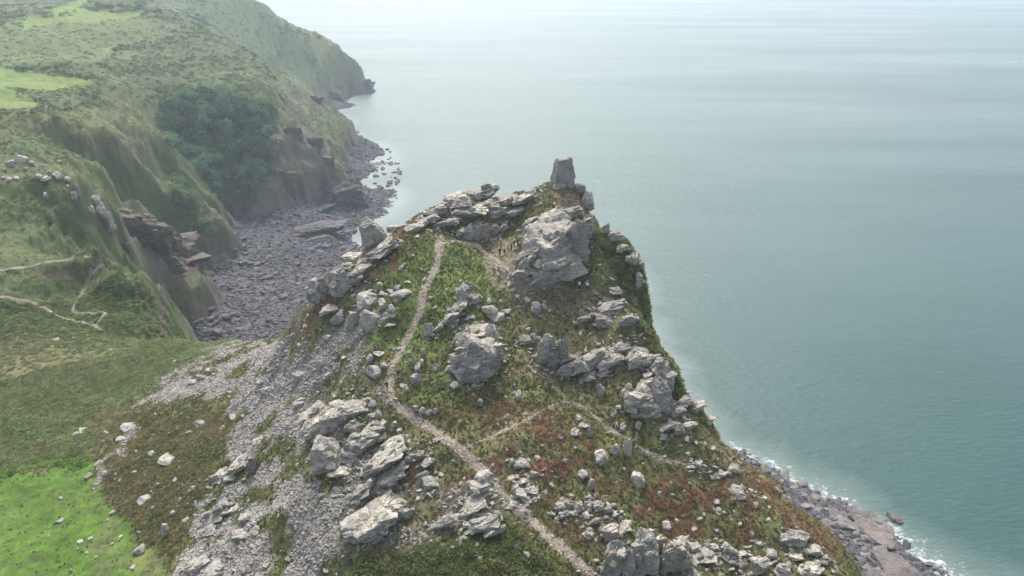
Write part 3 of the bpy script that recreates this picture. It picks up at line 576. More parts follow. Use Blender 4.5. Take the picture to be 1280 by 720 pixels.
CRAGS = [
 ('summit_crag', 'big pale grey crag with sheer front face under the summit grass', 'crag', 'big',
  [(690,320,72,60,0),(668,316,46,44,46),(720,304,30,62,0),(690,300,56,40,30),(712,282,44,26,0),(690,270,40,24,20),(714,264,30,20,0),(734,252,16,26,0),(668,286,30,22,26),(655,342,24,22,0),(706,333,40,30,0),(676,342,34,26,0),(700,292,60,18,10),(674,282,30,24,20),(735,284,18,36,0),(690,350,28,10,0),(664,276,22,18,20),(728,314,16,26,0)]),
 ('crest_outcrop', 'broken slabby outcrop on the crest above the cove, left of the summit grass', 'outcrop', 'mid',
  [(604,238,42,24,8),(574,246,44,30,14),(548,260,36,24,22),(586,262,46,22,10),(532,274,30,20,24),(560,276,40,18,15),(610,256,24,16,0),(516,284,22,16,26),(592,280,26,14,15),(575,288,20,12,12),(620,266,18,14,0)]),
 ('slab_outcrop', 'jumbled grey slabs between crest and summit crag above the gathered walkers', 'outcrop', 'mid',
  [(634,250,30,16,20),(656,246,30,18,18),(646,262,26,16,14),(628,262,20,14,0),(664,238,18,12,20),(606,290,14,26,0),(596,292,10,20,0),(619,286,14,16,0),(630,284,12,12,0),(586,290,12,20,0)]),
 ('square_block', 'square flat-topped rock block standing up on the ridge against the bay', 'rock', 'mid', [(466,284,33,26,0),(498,279,27,18,8)]),
 ('ridge_buttress', 'row of leaning grey buttresses along the ridge above the cove', 'outcrop', 'mid',
  [(480,307,46,28,26),(462,318,40,22,28),(440,318,30,16,6),(452,334,34,20,20),(434,336,30,24,10),(402,362,32,42,0),(424,352,32,40,0),(446,348,26,18,20),(412,385,24,14,10)]),
 ('middle_crag', 'large wedge-shaped crag alone in the grass below the summit path', 'crag', 'big',
  [(597,446,56,64,0),(601,411,46,24,0),(580,424,22,30,0),(616,432,22,44,0),(590,468,26,24,0)]),
 ('slab_rib', 'narrow rib of stacked slabs climbing the green slope beside the path', 'outcrop', 'mid',
  [(578,366,24,26,0),(592,372,18,16,0),(571,384,26,22,34),(560,396,24,18,36),(548,408,18,14,40),(586,356,12,14,0),(536,412,14,20,0),(566,402,16,12,30)]),
 ('cliff_edge_crag', 'blocky split crag on the cliff edge overlooking the open sea', 'crag', 'mid',
  [(800,446,32,26,0),(828,461,28,34,0),(811,478,26,26,0),(800,498,38,40,0),(826,496,26,44,0),(816,444,24,14,0),(786,490,16,26,0),(836,480,18,30,0),(812,515,30,16,0)]),
 ('broken_wall_crag', 'broken low cliff of upright blocks across the grassy shelf', 'crag', 'mid',
  [(682,436,26,46,0),(705,440,20,46,0),(694,446,16,34,0),(722,455,30,32,30),(742,448,30,36,30),(762,448,28,28,20),(735,468,30,16,20),(708,462,18,22,0),(774,434,20,20,12),(656,424,18,14,0),(670,424,16,18,0),(754,464,20,14,12)]),
 ('pale_slab_group', 'pale flat slabs on the shelf beside the cliff edge', 'outcrop', 'mid',
  [(766,382,36,18,8),(757,402,24,20,0),(785,398,20,22,25),(732,396,22,14,12),(745,392,16,10,0),(770,362,18,11,0),(722,404,12,8,0),(758,388,20,10,8),(808,402,14,10,0)]),
 ('scree_top_crag', 'large blocky crag at the edge of the grey scree beside the main path', 'crag', 'big',
  [(406,524,56,48,26),(392,512,34,26,24),(440,508,36,26,10),(424,504,28,20,12),(462,540,42,40,20),(448,552,34,34,0),(408,572,38,48,0),(422,588,26,18,10),(490,552,30,24,22),(444,532,26,20,0),(436,568,24,20,0),(470,516,20,14,18)]),
 ('dipping_slabs', 'long grey slabs dipping down the slope in parallel below the path', 'outcrop', 'mid',
  [(478,574,64,24,33),(490,590,56,22,33),(456,606,40,24,36),(446,618,34,18,36),(474,602,30,18,34),(520,566,28,18,18),(536,574,24,16,10)]),
 ('great_slab', 'great smooth slanting slab, the largest block beside the lower scree', 'crag', 'big',
  [(464,644,74,52,22),(450,660,44,34,0),(494,634,30,30,0),(480,622,40,20,26),(508,640,18,22,0)]),
 ('path_side_rocks', 'rounded grey rocks heaped against the bend of the lower path', 'outcrop', 'mid',
  [(606,594,28,20,0),(600,610,28,26,0),(590,630,32,22,28),(608,650,28,44,20),(622,660,18,26,10),(556,650,14,34,30),(538,602,24,18,0),(528,592,12,22,40),(640,630,14,10,0)]),
 ('foreground_crag', 'tall fluted crag with three grey pillars beside the lower path', 'crag', 'big',
  [(768,697,30,50,0),(806,696,34,56,0),(840,694,36,54,0),(764,664,30,30,0),(780,656,22,18,20),(854,676,22,20,20),(822,686,18,40,0),(786,706,16,36,0),(736,668,16,14,0),(744,650,12,18,30),(856,702,20,26,0)]),
 ('low_stone_row', 'low line of small stacked slabs across the red heather', 'outcrop', 'small',
  [(700,632,14,12,0),(712,630,14,14,0),(724,633,14,16,0),(736,630,14,12,0),(748,633,14,14,0),(760,636,12,12,0),(768,642,12,10,28),(716,640,12,10,0),(732,642,14,10,0),(703,644,10,12,0)]),
 ('rubble_heap', 'heap of small grey rubble in a hollow beside the lower path', 'rock pile', 'small',
  [(652,578,20,14,0),(640,596,16,8,0),(655,600,14,10,0),(664,612,16,12,0),(652,616,18,14,0),(668,592,12,12,0),(646,608,12,10,0),(672,620,12,8,0),(658,625,14,8,0),(640,578,8,10,0)]),
 ('scree_foot_crag', 'angular split boulder pile standing on the scree beside brown heather', 'rock pile', 'mid',
  [(299,577,36,26,24),(316,580,16,24,0),(276,592,28,16,16),(268,598,12,14,0),(290,594,20,12,0)]),
 ('scree_mound', 'low hump of shattered rock in the lower scree', 'outcrop', 'mid', [(268,640,34,34,40),(290,634,28,18,10),(258,662,24,18,20),(300,668,26,14,10),(246,706,36,18,18),(268,714,30,14,10)]),
 ('brink_rocks', 'pale rocks clustered on the brink above the boulder beach', 'outcrop', 'mid',
  [(1002,672,22,22,0),(986,672,16,20,20),(1016,686,24,18,0),(996,694,22,14,0),(1014,708,36,20,0),(980,712,22,20,0),(950,706,24,28,0),(964,692,14,12,0),(1032,700,16,12,0),(930,690,14,10,0)]),
 ('lower_shelf_rocks', 'grey blocks in grass below the red heather, next to the fluted crag', 'outcrop', 'small',
  [(878,694,30,24,20),(868,684,18,14,0),(916,690,14,18,0),(908,684,12,14,0),(898,694,12,10,0),(892,684,14,10,0),(916,702,12,10,0),(802,668,12,10,0),(814,664,14,14,0)]),
 ('sea_brow_rocks', 'rocks breaking through the turf of the cliff brow below the split crag', 'outcrop', 'small',
  [(856,500,18,18,20),(872,508,22,20,25),(848,512,14,16,20),(884,520,20,16,20),(838,530,16,22,10),(848,536,12,16,0),(862,530,14,12,20),(830,545,10,12,0)]),
 ('sea_face_crag', 'dark overhanging rocks on the steep seaward face right of the summit', 'crag', 'mid',
  [(796,350,20,26,0),(790,322,22,18,0),(770,296,18,18,0),(778,310,18,14,0),(757,284,12,16,0),(800,332,12,16,0)]),
 ('shelf_edge_rock', 'small stack of pale slabs on the heather brow above surf', 'outcrop', 'small', [(922,614,26,12,10),(906,590,20,12,0),(918,586,14,12,0),(874,578,14,12,0),(866,582,12,8,0),(980,622,12,8,0)]),
]
bi = 0; DEB = []; LAND = []
for nm, lab, cat, kind, blocks in CRAGS:
    b0 = blocks[0]; p0 = hit(b0[0], b0[1]+b0[3]*.36)
    root = bpy.data.objects.new(nm, None); COL.objects.link(root); root.location = p0; root.empty_display_size = .5
    tag(root, lab, cat); LAND.append((nm.replace('_', ' '), p0))
    for (u, v, w, h, ln) in blocks:
        bi += 1
        if kind == 'big' and w*h > 2000: me = rock_mesh(500+bi, 5, (1, .95, 1), 13, .03, random.uniform(3.2, 4.6), M_ROCK, 'rock_block', 70, .075, .46)
        else: me = BLOCKS[bi*5 % len(BLOCKS)]
        o = place_rock('rock_block', me, u, v, w, h, ln, root, p0)
        big_ = w*h > 500; Rm = o.rotation_euler.to_matrix()
        for k in range((14 if w*h > 2000 else 6) if big_ else 2):        # joint blocks breaking out of the face
            dv = Vector((random.uniform(-1, 1), random.uniform(-1, .35), random.uniform(-.45, 1))); dv.normalize()
            c_ = bpy.data.objects.new('rock_block', BLOCKS[(bi*3+k*5) % len(BLOCKS)]); COL.objects.link(c_); c_.parent = root
            off = Vector((dv.x*o.scale.x, dv.y*o.scale.y, dv.z*o.scale.z))*random.uniform(.68, .86); c_.location = o.location + Rm @ off
            sc_ = random.uniform(.24, .46); m_ = (o.scale.x*o.scale.y*o.scale.z)**(1/3); c_.scale = (m_*sc_*random.uniform(.9, 1.5), m_*sc_*random.uniform(.7, 1.1), m_*sc_*random.uniform(.45, .85))
            c_.rotation_euler = (o.rotation_euler.x + random.uniform(-.25, .25), o.rotation_euler.y + random.uniform(-.25, .25) - (.25 if not ln else 0), random.uniform(-.5, .5))
            DEB.append((p0[0]+o.location.x, p0[1]+o.location.y, max(o.scale.x, o.scale.y)))
# the lone stone on the summit
st = rock_mesh(83, 5, (1, .9, 1.05), 7, .035, 1.6, M_PALE, 'standing_stone', 18, .05, .58, .06)
for v_ in st.vertices:
    v_.co.x *= 1-.24*v_.co.z; v_.co.y *= 1-.2*v_.co.z
o = place_rock('standing_stone', st, 704, 211, 26, 34, sink=.3); o.rotation_euler = (0, .03, .3); tag(o, 'tall upright pale stone standing alone on the very top', 'standing stone')
for (u, v, w, h), lab in (((699, 233, 18, 12), 'low boulder wedged at the landward foot of the standing stone'), ((722, 231, 14, 13), 'dark block leaning behind the seaward foot of the standing stone')):
    tag(place_rock('boulder', BOULD[u % 16], u, v, w, h), lab, 'boulder')

def in_poly(poly, soft=0):
    return lambda u, v: float(sdf(poly, np.array([float(u)]), np.array([float(v)]))[0]) > soft
# bare rock faces of the coast across the cove
CLIFFS = [('sea_cliff', 'brown rock cliff dropping from the bracken spur to the cove', [(184,300,50,74),(168,284,36,54),(200,332,34,46)]),
          ('sea_cliff', 'stained cliff of the green nose at the back of the cove', [(248,306,36,46),(226,312,26,50),(266,312,24,36),(238,330,30,22)]),
          ('sea_cliff', 'tall reddish cliff beyond the hanging wood', [(372,205,44,70),(348,226,36,56),(398,210,34,60),(330,252,36,30),(312,262,28,22),(386,236,34,26),(412,220,20,30),(360,170,26,36),(392,180,22,30)]),
          ('sea_cliff', 'dark rock foot at the tip of the far headland', [(450,108,26,20),(432,112,24,22),(412,120,24,18),(392,124,20,14),(437,84,12,18)])]
CB = [rock_mesh(700+i, 5, (1, 1, 1), 10, .04, random.uniform(4, 6), M_CLIFF, 'rock_face', 60, .09, .5) for i in range(6)]
for ci, (nm, lab, bl) in enumerate(CLIFFS):
    p0 = hit(bl[0][0], bl[0][1]+bl[0][3]*.36); root = bpy.data.objects.new(nm, None); COL.objects.link(root); root.location = p0; tag(root, lab, 'cliff')
    for k, (u, v, w, h) in enumerate(bl):
        o = place_rock('rock_face', CB[(ci*2+k) % 6], u, v, w*1.45, h*.8, 0, root, p0, yaw=random.uniform(-.6, .2), far=True, depth=.9); o.location.y += o.scale.y*.95; o.location.x -= o.scale.x*.4; o.location.z -= o.scale.z*.45; o.rotation_euler.x -= .3; o.rotation_euler.z += .5
# boulders seen one by one
BL = {
 'grey boulder lying in the grass and red heather of the hillside': ('boulders on the heather slope',
  [(750,567,20,20),(784,560,10,22),(770,562,12,16),(718,540,14,12),(737,540,8,16),(728,530,14,8),(723,522,10,7),(728,592,14,12),(738,606,8,14),(746,618,6,10),(797,600,18,18),(752,488,10,16),(648,494,8,12),(600,502,8,10),(634,520,6,8),(772,508,8,8),(766,518,6,8),(794,518,10,10),(798,532,10,12),(778,534,9,12),(771,531,6,8),(690,606,7,8),(672,572,8,6),(706,576,6,6),(824,618,5,7),(833,654,12,10),(846,652,6,6),(862,682,9,7),(868,660,8,6),(840,618,5,5),(905,640,6,5),(890,560,9,6),(870,552,8,6),(852,556,8,5),(840,545,6,7),(860,566,6,5),(938,612,8,5),(960,650,7,6),(940,668,7,7),(925,655,6,6),(955,622,7,5),(880,642,5,5),(715,620,6,5),(682,586,5,5),(776,640,6,6),(700,548,5,5),(745,700,7,6),(830,570,6,5),(780,585,5,5)]),
 'pale angular boulder scattered in the green turf beside the main path': ('boulders beside the main path',
  [(568,481,13,11),(561,461,9,9),(545,458,8,10),(521,474,13,14),(508,486,8,10),(522,459,8,10),(528,452,6,8),(517,450,5,14),(505,480,12,5),(528,512,9,12),(536,516,8,8),(544,514,7,9),(520,508,8,8),(469,464,22,18),(480,456,10,10),(474,440,16,8),(462,448,10,12),(440,402,14,24),(424,396,16,18),(456,376,28,20),(462,398,22,24),(478,380,10,14),(500,366,24,14),(490,386,10,14),(488,394,10,8),(495,374,10,8),(530,440,6,9),(497,436,8,6),(512,440,6,6),(538,372,7,5),(557,362,5,4),(530,350,7,6),(613,388,18,16),(622,396,16,10),(634,388,14,8),(669,384,14,13),(680,382,8,7),(660,374,10,7),(648,370,8,6),(642,362,6,5),(650,382,9,5),(626,376,6,6),(612,376,7,7),(594,404,6,6),(590,396,8,6),(566,408,6,5),(474,518,10,14),(466,504,12,8),(485,506,6,12),(492,530,8,9),(480,526,10,6),(500,538,8,7)]),
 'weathered stone half sunk in brown heather at the hill foot': ('stones in the brown heather',
  [(205,572,24,16),(188,566,10,8),(160,534,22,10),(148,548,14,8),(110,594,10,8),(122,578,12,6),(130,590,8,5),(250,530,14,10),(236,540,8,6),(180,624,16,10),(176,686,14,14),(206,664,10,16),(132,540,9,5),(104,538,14,7),(96,541,10,5),(240,610,8,8),(215,640,7,8),(225,624,6,8),(232,650,8,6),(196,606,6,6),(150,600,6,5),(168,590,6,5),(190,634,7,5),(218,600,7,5),(140,640,7,5),(150,672,6,5),(70,424,9,5),(218,452,7,4)]),
 'pale stone strewn on the mown green field edge': ('stones on the green field', [(76,650,7,4),(70,652,5,4),(100,676,8,5),(112,672,6,4),(108,690,6,4),(140,680,5,4),(88,714,5,6),(166,708,7,4),(60,670,4,3),(96,686,4,3),(134,650,4,3),(76,622,5,3),(120,696,4,3)]),
 'lichened rock of the outcrop on the far side of the cove': ('rocks of the far outcrop',
  [(26,199,15,11),(12,203,9,8),(40,204,7,6),(48,220,12,8),(54,222,12,9),(70,218,14,10),(82,223,9,6),(98,238,6,16),(92,242,8,10),(57,244,9,8),(4,212,6,4),(10,224,9,5),(32,212,5,5),(44,216,5,5),(74,201,5,3),(118,249,12,9),(124,262,16,18),(134,272,14,20),(138,284,8,8),(20,222,8,5),(60,214,5,5),(84,232,6,5),(113,262,8,9),(3,222,8,4)]),
}
def boulder_label(base, p, W, HT, used, LAND=LAND):
    """size and shape words, then the nearest landmark; a clash falls back to the shared wording of its set"""
    d = sorted((math.hypot(p[0]-q[0], p[1]-q[1]), n_) for n_, q in LAND)
    size = 'tiny' if W < .7 else 'small' if W < 1.1 else 'mid-sized' if W < 1.8 else 'large'
    r = HT/W; shape = 'flat' if r < .45 else 'squat' if r < .8 else 'blocky' if r < 1.25 else 'upright'
    side = 'uphill' if p[2] > dict((n_, q[2]) for n_, q in LAND)[d[0][1]] + .6 else 'downhill'
    close = 'touching distance' if d[0][0] < 4 else 'a few paces' if d[0][0] < 12 else 'some way'
    return f'{size} {shape} {base}, {close} {side} from the {d[0][1]}'
FARM = [('bracken spur cliff', hit(172, 262)), ('zigzag path', hit(122, 325)), ('shoulder of the outcrop', hit(40, 200)), ('notch below the outcrop', hit(110, 250)), ('bracken edge', hit(60, 580)), ('brown heather slope', hit(150, 640))]
gb = np.random.default_rng(88)
def strew(poly, n_, a, b):
    P_ = np.array(poly, float); out = []; f_ = in_poly(P_)
    while len(out) < n_:
        u, v = gb.uniform(P_[:, 0].min(), P_[:, 0].max()), gb.uniform(P_[:, 1].min(), P_[:, 1].max())
        if f_(u, v): w = a+(b-a)*gb.random()**2; out.append((u, v, w, w*gb.uniform(.45, .95)))
    return out
BL['angular block lying on the open scree'] = ('blocks on the scree', strew([(470,400),(440,450),(390,500),(385,560),(330,590),(290,640),(420,660),(430,715),(230,715),(250,630),(300,590),(285,520),(200,490),(330,425)], 46, 5, 17))
BL['rock poking from ridge heather above the cove'] = ('rocks on the ridge above the cove', strew([(470,340),(530,300),(545,315),(505,370),(480,420),(420,420),(350,425),(400,390)], 34, 4, 15))
BL['rock in rough grass between the slabs and the lower path'] = ('rocks below the slabs', strew([(500,560),(560,560),(600,600),(640,660),(690,715),(520,720),(500,660),(540,600)], 34, 4, 13))
BL['rock on the turf brow above the shore'] = ('rocks on the turf brow', strew([(880,560),(930,575),(1060,715),(880,715),(860,660),(900,620)], 34, 4, 12))
BASES = ['grey heather boulder', 'pale turf boulder', 'weathered hill-foot stone', 'pale field stone', 'lichened far outcrop rock', 'angular scree block', 'ridge heather rock', 'rough grass rock', 'turf brow rock']
for (lab, (grp, rows)), base in zip(BL.items(), BASES):
    for k, (u, v, w, h) in enumerate(rows):
        me = BOULD[(k*5+len(rows)) % 16]; pp, W_, D_, HT_ = px_place(u, v, w, h)
        tag(place_rock('boulder', me, u, v, w*1.08, h*1.12, yaw=random.uniform(-1.5, 1.5), sink=.55, far=base.endswith('outcrop rock')), boulder_label(base, pp, W_, HT_, None, FARM if base.startswith(('lich', 'pale field')) else LAND), 'boulder', grp)
# cove: the large wave-cut rocks, then the boulders
for (u, v, w, h, ln, sd), lab in (((437,244,54,40,0,1), 'large hump of rock with a grassy cap at the mouth of the cove'), ((398,286,62,24,14,2), 'long sloping rock slab lying across the cove beach'),
                              ((402,262,30,14,14,5), 'low dark ledge behind the long slab in the cove'), ((404,299,40,10,6,3), 'thin ledge in front of the long slab in the cove'), ((300,318,1,1,0,4), None)):
    if lab: tag(place_rock('beach_rock', rock_mesh(900+sd, 5, (1, .9, .8), 6, .06, 3.5, M_BEACH, 'beach_rock', 40, .08), u, v, w, h, ln, depth=.5, far=True), lab, 'rock')
for (u, v, w, h, sd), lab in (((1104,668,38,28,1), 'brown rock shelf running out into the surf'), ((1126,708,46,38,2), 'wide flat brown shelf above the wave wash'), ((1123,648,14,14,3), 'small dark stack awash at the tip of the brown shelf'), ((1088,655,30,16,4),'grey slab between the boulders and the brown shelf')):
    tag(place_rock('shore_rock', rock_mesh(950+sd, 4, (1, 1.1, .5), 6, .05, 3, M_SHELF, 'shore_rock'), u, v, w, h, 0, sink=.5, depth=1.3, far=True), lab, 'rock')
tag(place_rock('islet', rock_mesh(981, 3, (1, .6, .5), 5, .06, 2, M_BEACH, 'islet'), 466, 103, 6, 4), 'tiny dark islet offshore from the far headland', 'islet')
def on_beach(uv_box, n, smin, smax, cond):
    out = []; g = np.random.default_rng(5)
    while len(out) < n:
        u, v = g.uniform(uv_box[0], uv_box[2]), g.uniform(uv_box[1], uv_box[3])
        if not cond(u, v): continue
        p = hit(u, v)
        if p[2] > 11: continue
        out.append((p, g.uniform(smin, smax)**1.0))
    return out
BEACH_POLY = np.array([(205,352),(270,338),(300,285),(350,270),(400,262),(425,232),(412,190),(392,140),(425,128),(440,160),(478,185),(490,235),(466,275),(430,305),(440,330),(395,350),(385,385),(330,412),(215,424)], float)
def rocks_at(rows, name, meshes, lab, cat, grp, flat=.6, marks=None):
    for k, (p, s) in enumerate(rows):
        o = bpy.data.objects.new(name, meshes[k % len(meshes)]); COL.objects.link(o)
        o.location = (p[0], p[1], p[2]+s*.12); o.scale = (s*random.uniform(.7, 1.15), s*random.uniform(.6, 1), s*flat*random.uniform(.6, 1)); o.rotation_euler = (random.uniform(-.25, .25), random.uniform(-.25, .25), random.uniform(0, 6.28))
        l_ = lab
        if marks:
            d = sorted((math.hypot(p[0]-hit(*q)[0], p[1]-hit(*q)[1]), n_) for n_, q in marks); sx, sy, sz = o.scale
            size = 'small' if s < 1.7 else 'mid-sized' if s < 2.3 else 'large'; shape = 'long' if max(sx, sy)/min(sx, sy) > 1.35 else 'thick' if sz/max(sx, sy) > .6 else 'flat' if sz/max(sx, sy) < .45 else 'rounded'
            l_ = f"{size} {shape} {lab}, {'close to' if d[0][0] < 14 else 'a little way off' if d[0][0] < 32 else 'well away from'} the {d[0][1]}"
        tag(o, l_, cat, grp)
CM = [('grass-capped rock hump', (437,255)), ('long sloping slab', (398,292)), ('stained cliff foot', (262,335)), ('reddish cliff foot', (345,262)), ('bracken spur cliff', (215,400)), ('hanging wood', (300,285)), ('headland strand', (410,150)), ('rocky hill foot', (360,385))]
rocks_at(on_beach((200,120,492,428), 225, 1.4, 3.2, in_poly(BEACH_POLY)), 'beach_boulder', BOULD_B, 'dark cove-beach boulder', 'boulder', 'boulders on the cove beach', marks=CM)
SURF = np.array([(482,185),(500,200),(500,250),(478,270),(486,240)], float)
rocks_at(on_beach((470,180,505,275), 40, .9, 2.2, in_poly(SURF)), 'beach_boulder', BOULD_B, 'dark boulder awash in calm water', 'boulder', 'boulders awash off the cove', marks=[('grass-capped rock hump', (437,255)), ('headland strand', (470,190)), ('cove beach edge', (487,225))])
SHORE = np.array([(935,572),(1010,608),(1060,636),(1110,652),(1120,700),(1110,722),(1085,722),(1060,690),(1000,630)], float)
M_GB = rock_material('shore_boulder_rock', (0.12, 0.113, 0.115), (0.22, 0.207, 0.205), 1.2)
SB = [rock_mesh(330+i, 3, (1, 1, .7), 6, .045, 0, M_GB, 'shore_boulder') for i in range(6)]
rocks_at(on_beach((935,570,1130,724), 75, 1.0, 3.2, in_poly(SHORE)), 'shore_boulder', SB, 'grey shore boulder', 'boulder', 'boulders on the shore below the cliff', marks=[('brown rock shelf', (1110,672)), ('wide brown shelf', (1138,712)), ('surf-washed cliff corner', (950,580)), ('grey shore slab', (1088,658)), ('steep turf brow', (1085,718))])

# ------------------------------------------------------------------ scattered cover (uncountable: one object for each kind)
def hidden_source(name, me):
    return bpy.data.objects.new(name, me)
def scatter(name, label, cat, srcs, P, S, Rz, T, variant, tilt=0.0):
    n_ = len(P); me = bpy.data.meshes.new(name); me.vertices.add(n_); me.vertices.foreach_set('co', P.astype(np.float32).ravel())
    g = np.random.default_rng(len(P))
    rot = np.column_stack([g.normal(0, tilt, n_) if tilt else np.zeros(n_), g.normal(0, tilt, n_) if tilt else np.zeros(n_), Rz])
    a = me.attributes.new('rot', 'FLOAT_VECTOR', 'POINT'); a.data.foreach_set('vector', rot.astype(np.float32).ravel())
    a = me.attributes.new('scl', 'FLOAT_VECTOR', 'POINT'); a.data.foreach_set('vector', S.astype(np.float32).ravel())
    a = me.attributes.new('tint', 'FLOAT_COLOR', 'POINT'); a.data.foreach_set('color', np.column_stack([T, np.ones(n_)]).astype(np.float32).ravel())
    a = me.attributes.new('variant', 'INT', 'POINT'); a.data.foreach_set('value', variant.astype(np.int32))
    o = bpy.data.objects.new(name, me); COL.objects.link(o); tag(o, label, cat, kind='stuff')
    ng = bpy.data.node_groups.new(name + '_nodes', 'GeometryNodeTree')
    ng.interface.new_socket('Geometry', in_out='INPUT', socket_type='NodeSocketGeometry'); ng.interface.new_socket('Geometry', in_out='OUTPUT', socket_type='NodeSocketGeometry')
    gi, go = ng.nodes.new('NodeGroupInput'), ng.nodes.new('NodeGroupOutput'); L = ng.links.new
    ip = ng.nodes.new('GeometryNodeInstanceOnPoints'); jn = ng.nodes.new('GeometryNodeJoinGeometry')
    for s in srcs[::-1]:
        oi = ng.nodes.new('GeometryNodeObjectInfo'); oi.inputs['Object'].default_value = s; oi.inputs['As Instance'].default_value = True; L(oi.outputs['Geometry'], jn.inputs[0])
    def attr(nm, t):
        x = ng.nodes.new('GeometryNodeInputNamedAttribute'); x.data_type = t; x.inputs['Name'].default_value = nm; return x.outputs['Attribute']
    er = ng.nodes.new('FunctionNodeEulerToRotation'); L(attr('rot', 'FLOAT_VECTOR'), er.inputs[0])
    L(gi.outputs[0], ip.inputs['Points']); L(jn.outputs[0], ip.inputs['Instance']); ip.inputs['Pick Instance'].default_value = True
    L(attr('variant', 'INT'), ip.inputs['Instance Index']); L(er.outputs[0], ip.inputs['Rotation']); L(attr('scl', 'FLOAT_VECTOR'), ip.inputs['Scale'])
    L(ip.outputs[0], go.inputs[0]); md = o.modifiers.new('scatter', 'NODES'); md.node_group = ng; return o
def clump_mesh(name, seed, n_leaf, size, up, flat, droop=.3, level=.5):
    """a low dome of separate leaves"""
    g = np.random.default_rng(seed); V = []; F = []
    for k in range(n_leaf):
        a = g.uniform(0, 6.283); e = math.asin(g.uniform(.05, 1)); rr = g.uniform(.55, 1.0)
        c = np.array([math.cos(a)*math.cos(e), math.sin(a)*math.cos(e), math.sin(e)*flat])*rr
        d = np.array([math.cos(a), math.sin(a), up + g.normal(0, .3)]) + g.normal(0, .35, 3); d /= np.linalg.norm(d)
        s = np.cross(d, g.normal(0, 1, 3)*(1-level) + np.array((0, 0, 1.))*level); s /= np.linalg.norm(s)+1e-9; l = size*g.uniform(.6, 1.3); w = l*g.uniform(.28, .5)
        i = len(V); V += [c-d*l*.5, c+s*w*.5, c+d*l*.5-np.array([0, 0, droop*l*.3]), c-s*w*.5]; F.append((i, i+1, i+2, i+3))
    me = bpy.data.meshes.new(name); me.from_pydata([list(x) for x in V], [], F); me.materials.append(M_LEAF); return me
def tuft_mesh(name, seed, n, spread=.5):
    g = np.random.default_rng(seed); V = []; F = []
    for k in range(n):
        a = g.uniform(0, 6.283); r0 = g.uniform(0, spread); b = np.array([math.cos(a)*r0, math.sin(a)*r0, -.1]); a2 = g.uniform(0, 6.283); t = b + np.array([math.cos(a2)*g.uniform(.1, .6), math.sin(a2)*g.uniform(.1, .6), g.uniform(.5, 1.0)])
        s = np.array([-math.sin(a2), math.cos(a2), 0])*g.uniform(.07, .16); i = len(V); V += [b-s, b+s, t]; F.append((i, i+1, i+2))
    me = bpy.data.meshes.new(name); me.from_pydata([list(x) for x in V], [], F); me.materials.append(M_LEAF); return me
# plan density: sample grid cells by area x weight
dA = np.gradient(R2, axis=0)*np.gradient(T2, axis=1)*R2
view = VIS & (PU > -60) & (PU < 1340) & (PV > -60) & (PV < 800)
frame = (PU > -60) & (PU < 1340) & (PV > -60) & (PV < 800)
def sample(weight, n_, seed, seen=True):
    g = np.random.default_rng(seed); p = (np.where(view if seen else frame, weight, 0)*dA).ravel(); p /= p.sum(); k = g.choice(p.size, n_, p=p)
    i, j = np.unravel_index(k, X.shape); dr = np.gradient(RR)[i]; r = R2[i, j] + g.uniform(-.5, .5, n_)*dr; t = T2[i, j] + g.uniform(-.5, .5, n_)*(TH[1]-TH[0])
    x, y = r*np.sin(t), r*np.cos(t); return np.column_stack([x, y, th_at(x, y)]), ALB[i, j], g
def area(weight): return float((np.where(view, weight, 0)*dA).sum())
def jitter(T, g, a=.25): return np.clip(T*(1+g.normal(0, a, (len(T), 1)))*(1+g.normal(0, .06, T.shape)), .008, .7)
bare = np.clip(np.maximum.reduce([w_scree, w_path*1.2, w_tramp*.8, w_beach, cs*.8]), 0, 1)
tufts = [hidden_source('grass_tuft_%d' % i, tuft_mesh('grass_tuft', 40+i, 26)) for i in range(3)]
heath = [hidden_source('heather_clump_%d' % i, clump_mesh('heather_clump', 50+i, 46, .42, .8, .75)) for i in range(3)]
brack = [hidden_source('bracken_clump_%d' % i, clump_mesh('bracken_clump', 60+i, 40, .7, .15, .5, .5, .85)) for i in range(3)]
scrub = [hidden_source('scrub_clump_%d' % i, clump_mesh('scrub_clump', 70+i, 70, .4, .4, .7, .3, .7)) for i in range(3)]
crown = [hidden_source('wood_crown_%d' % i, clump_mesh('wood_crown', 80+i, 260, .26, .5, 1.15)) for i in range(3)]
wt = near*(1-.85*bare)*(1-.96*w_field)*(1-.6*w_red)
P, T, g = sample(wt*(R2 < 205), 52000, 1); s = g.uniform(.16, .36, len(P))
scatter('grass', 'rough grass covering the rocky hill', 'grass', tufts, P, np.column_stack([s*1.3, s*1.3, s]), g.uniform(0, 6.28, len(P)), jitter(T*1.5, g), g.integers(0, 3, len(P)))
wh = near*(1-bare)*np.clip(w_red + w_brown*.9 + .15, 0, 1)*(1-w_field)*(1-w_valley)*(1-w_green*.8)
P, T, g = sample(wh*(R2 < 205), 26000, 2); s = g.uniform(.2, .5, len(P))
scatter('heather', 'low red brown heather and dwarf gorse on the hill', 'heather', heath, P, np.column_stack([s, s, s*.8]), g.uniform(0, 6.28, len(P)), jitter(T*1.85, g), g.integers(0, 3, len(P)))
P, T, g = sample(np.maximum(w_valley, (1-near)*.25*(R2 < 250))*(1-bare), 26000, 3); s = g.uniform(.35, .9, len(P))
scatter('bracken', 'waist-high bracken filling the valley below the hill', 'bracken', brack, P, np.column_stack([s, s, s*.9]), g.uniform(0, 6.28, len(P)), jitter(T*1.85, g), g.integers(0, 3, len(P)))
wsc = (1-near)*(1-.8*bare)*(1-w_ff)*(1-.7*w_past)*(1-w_grove)*np.where(Y < 780, 1, .6)*(.35+sstep(-.2, .5, -big+.6*med))
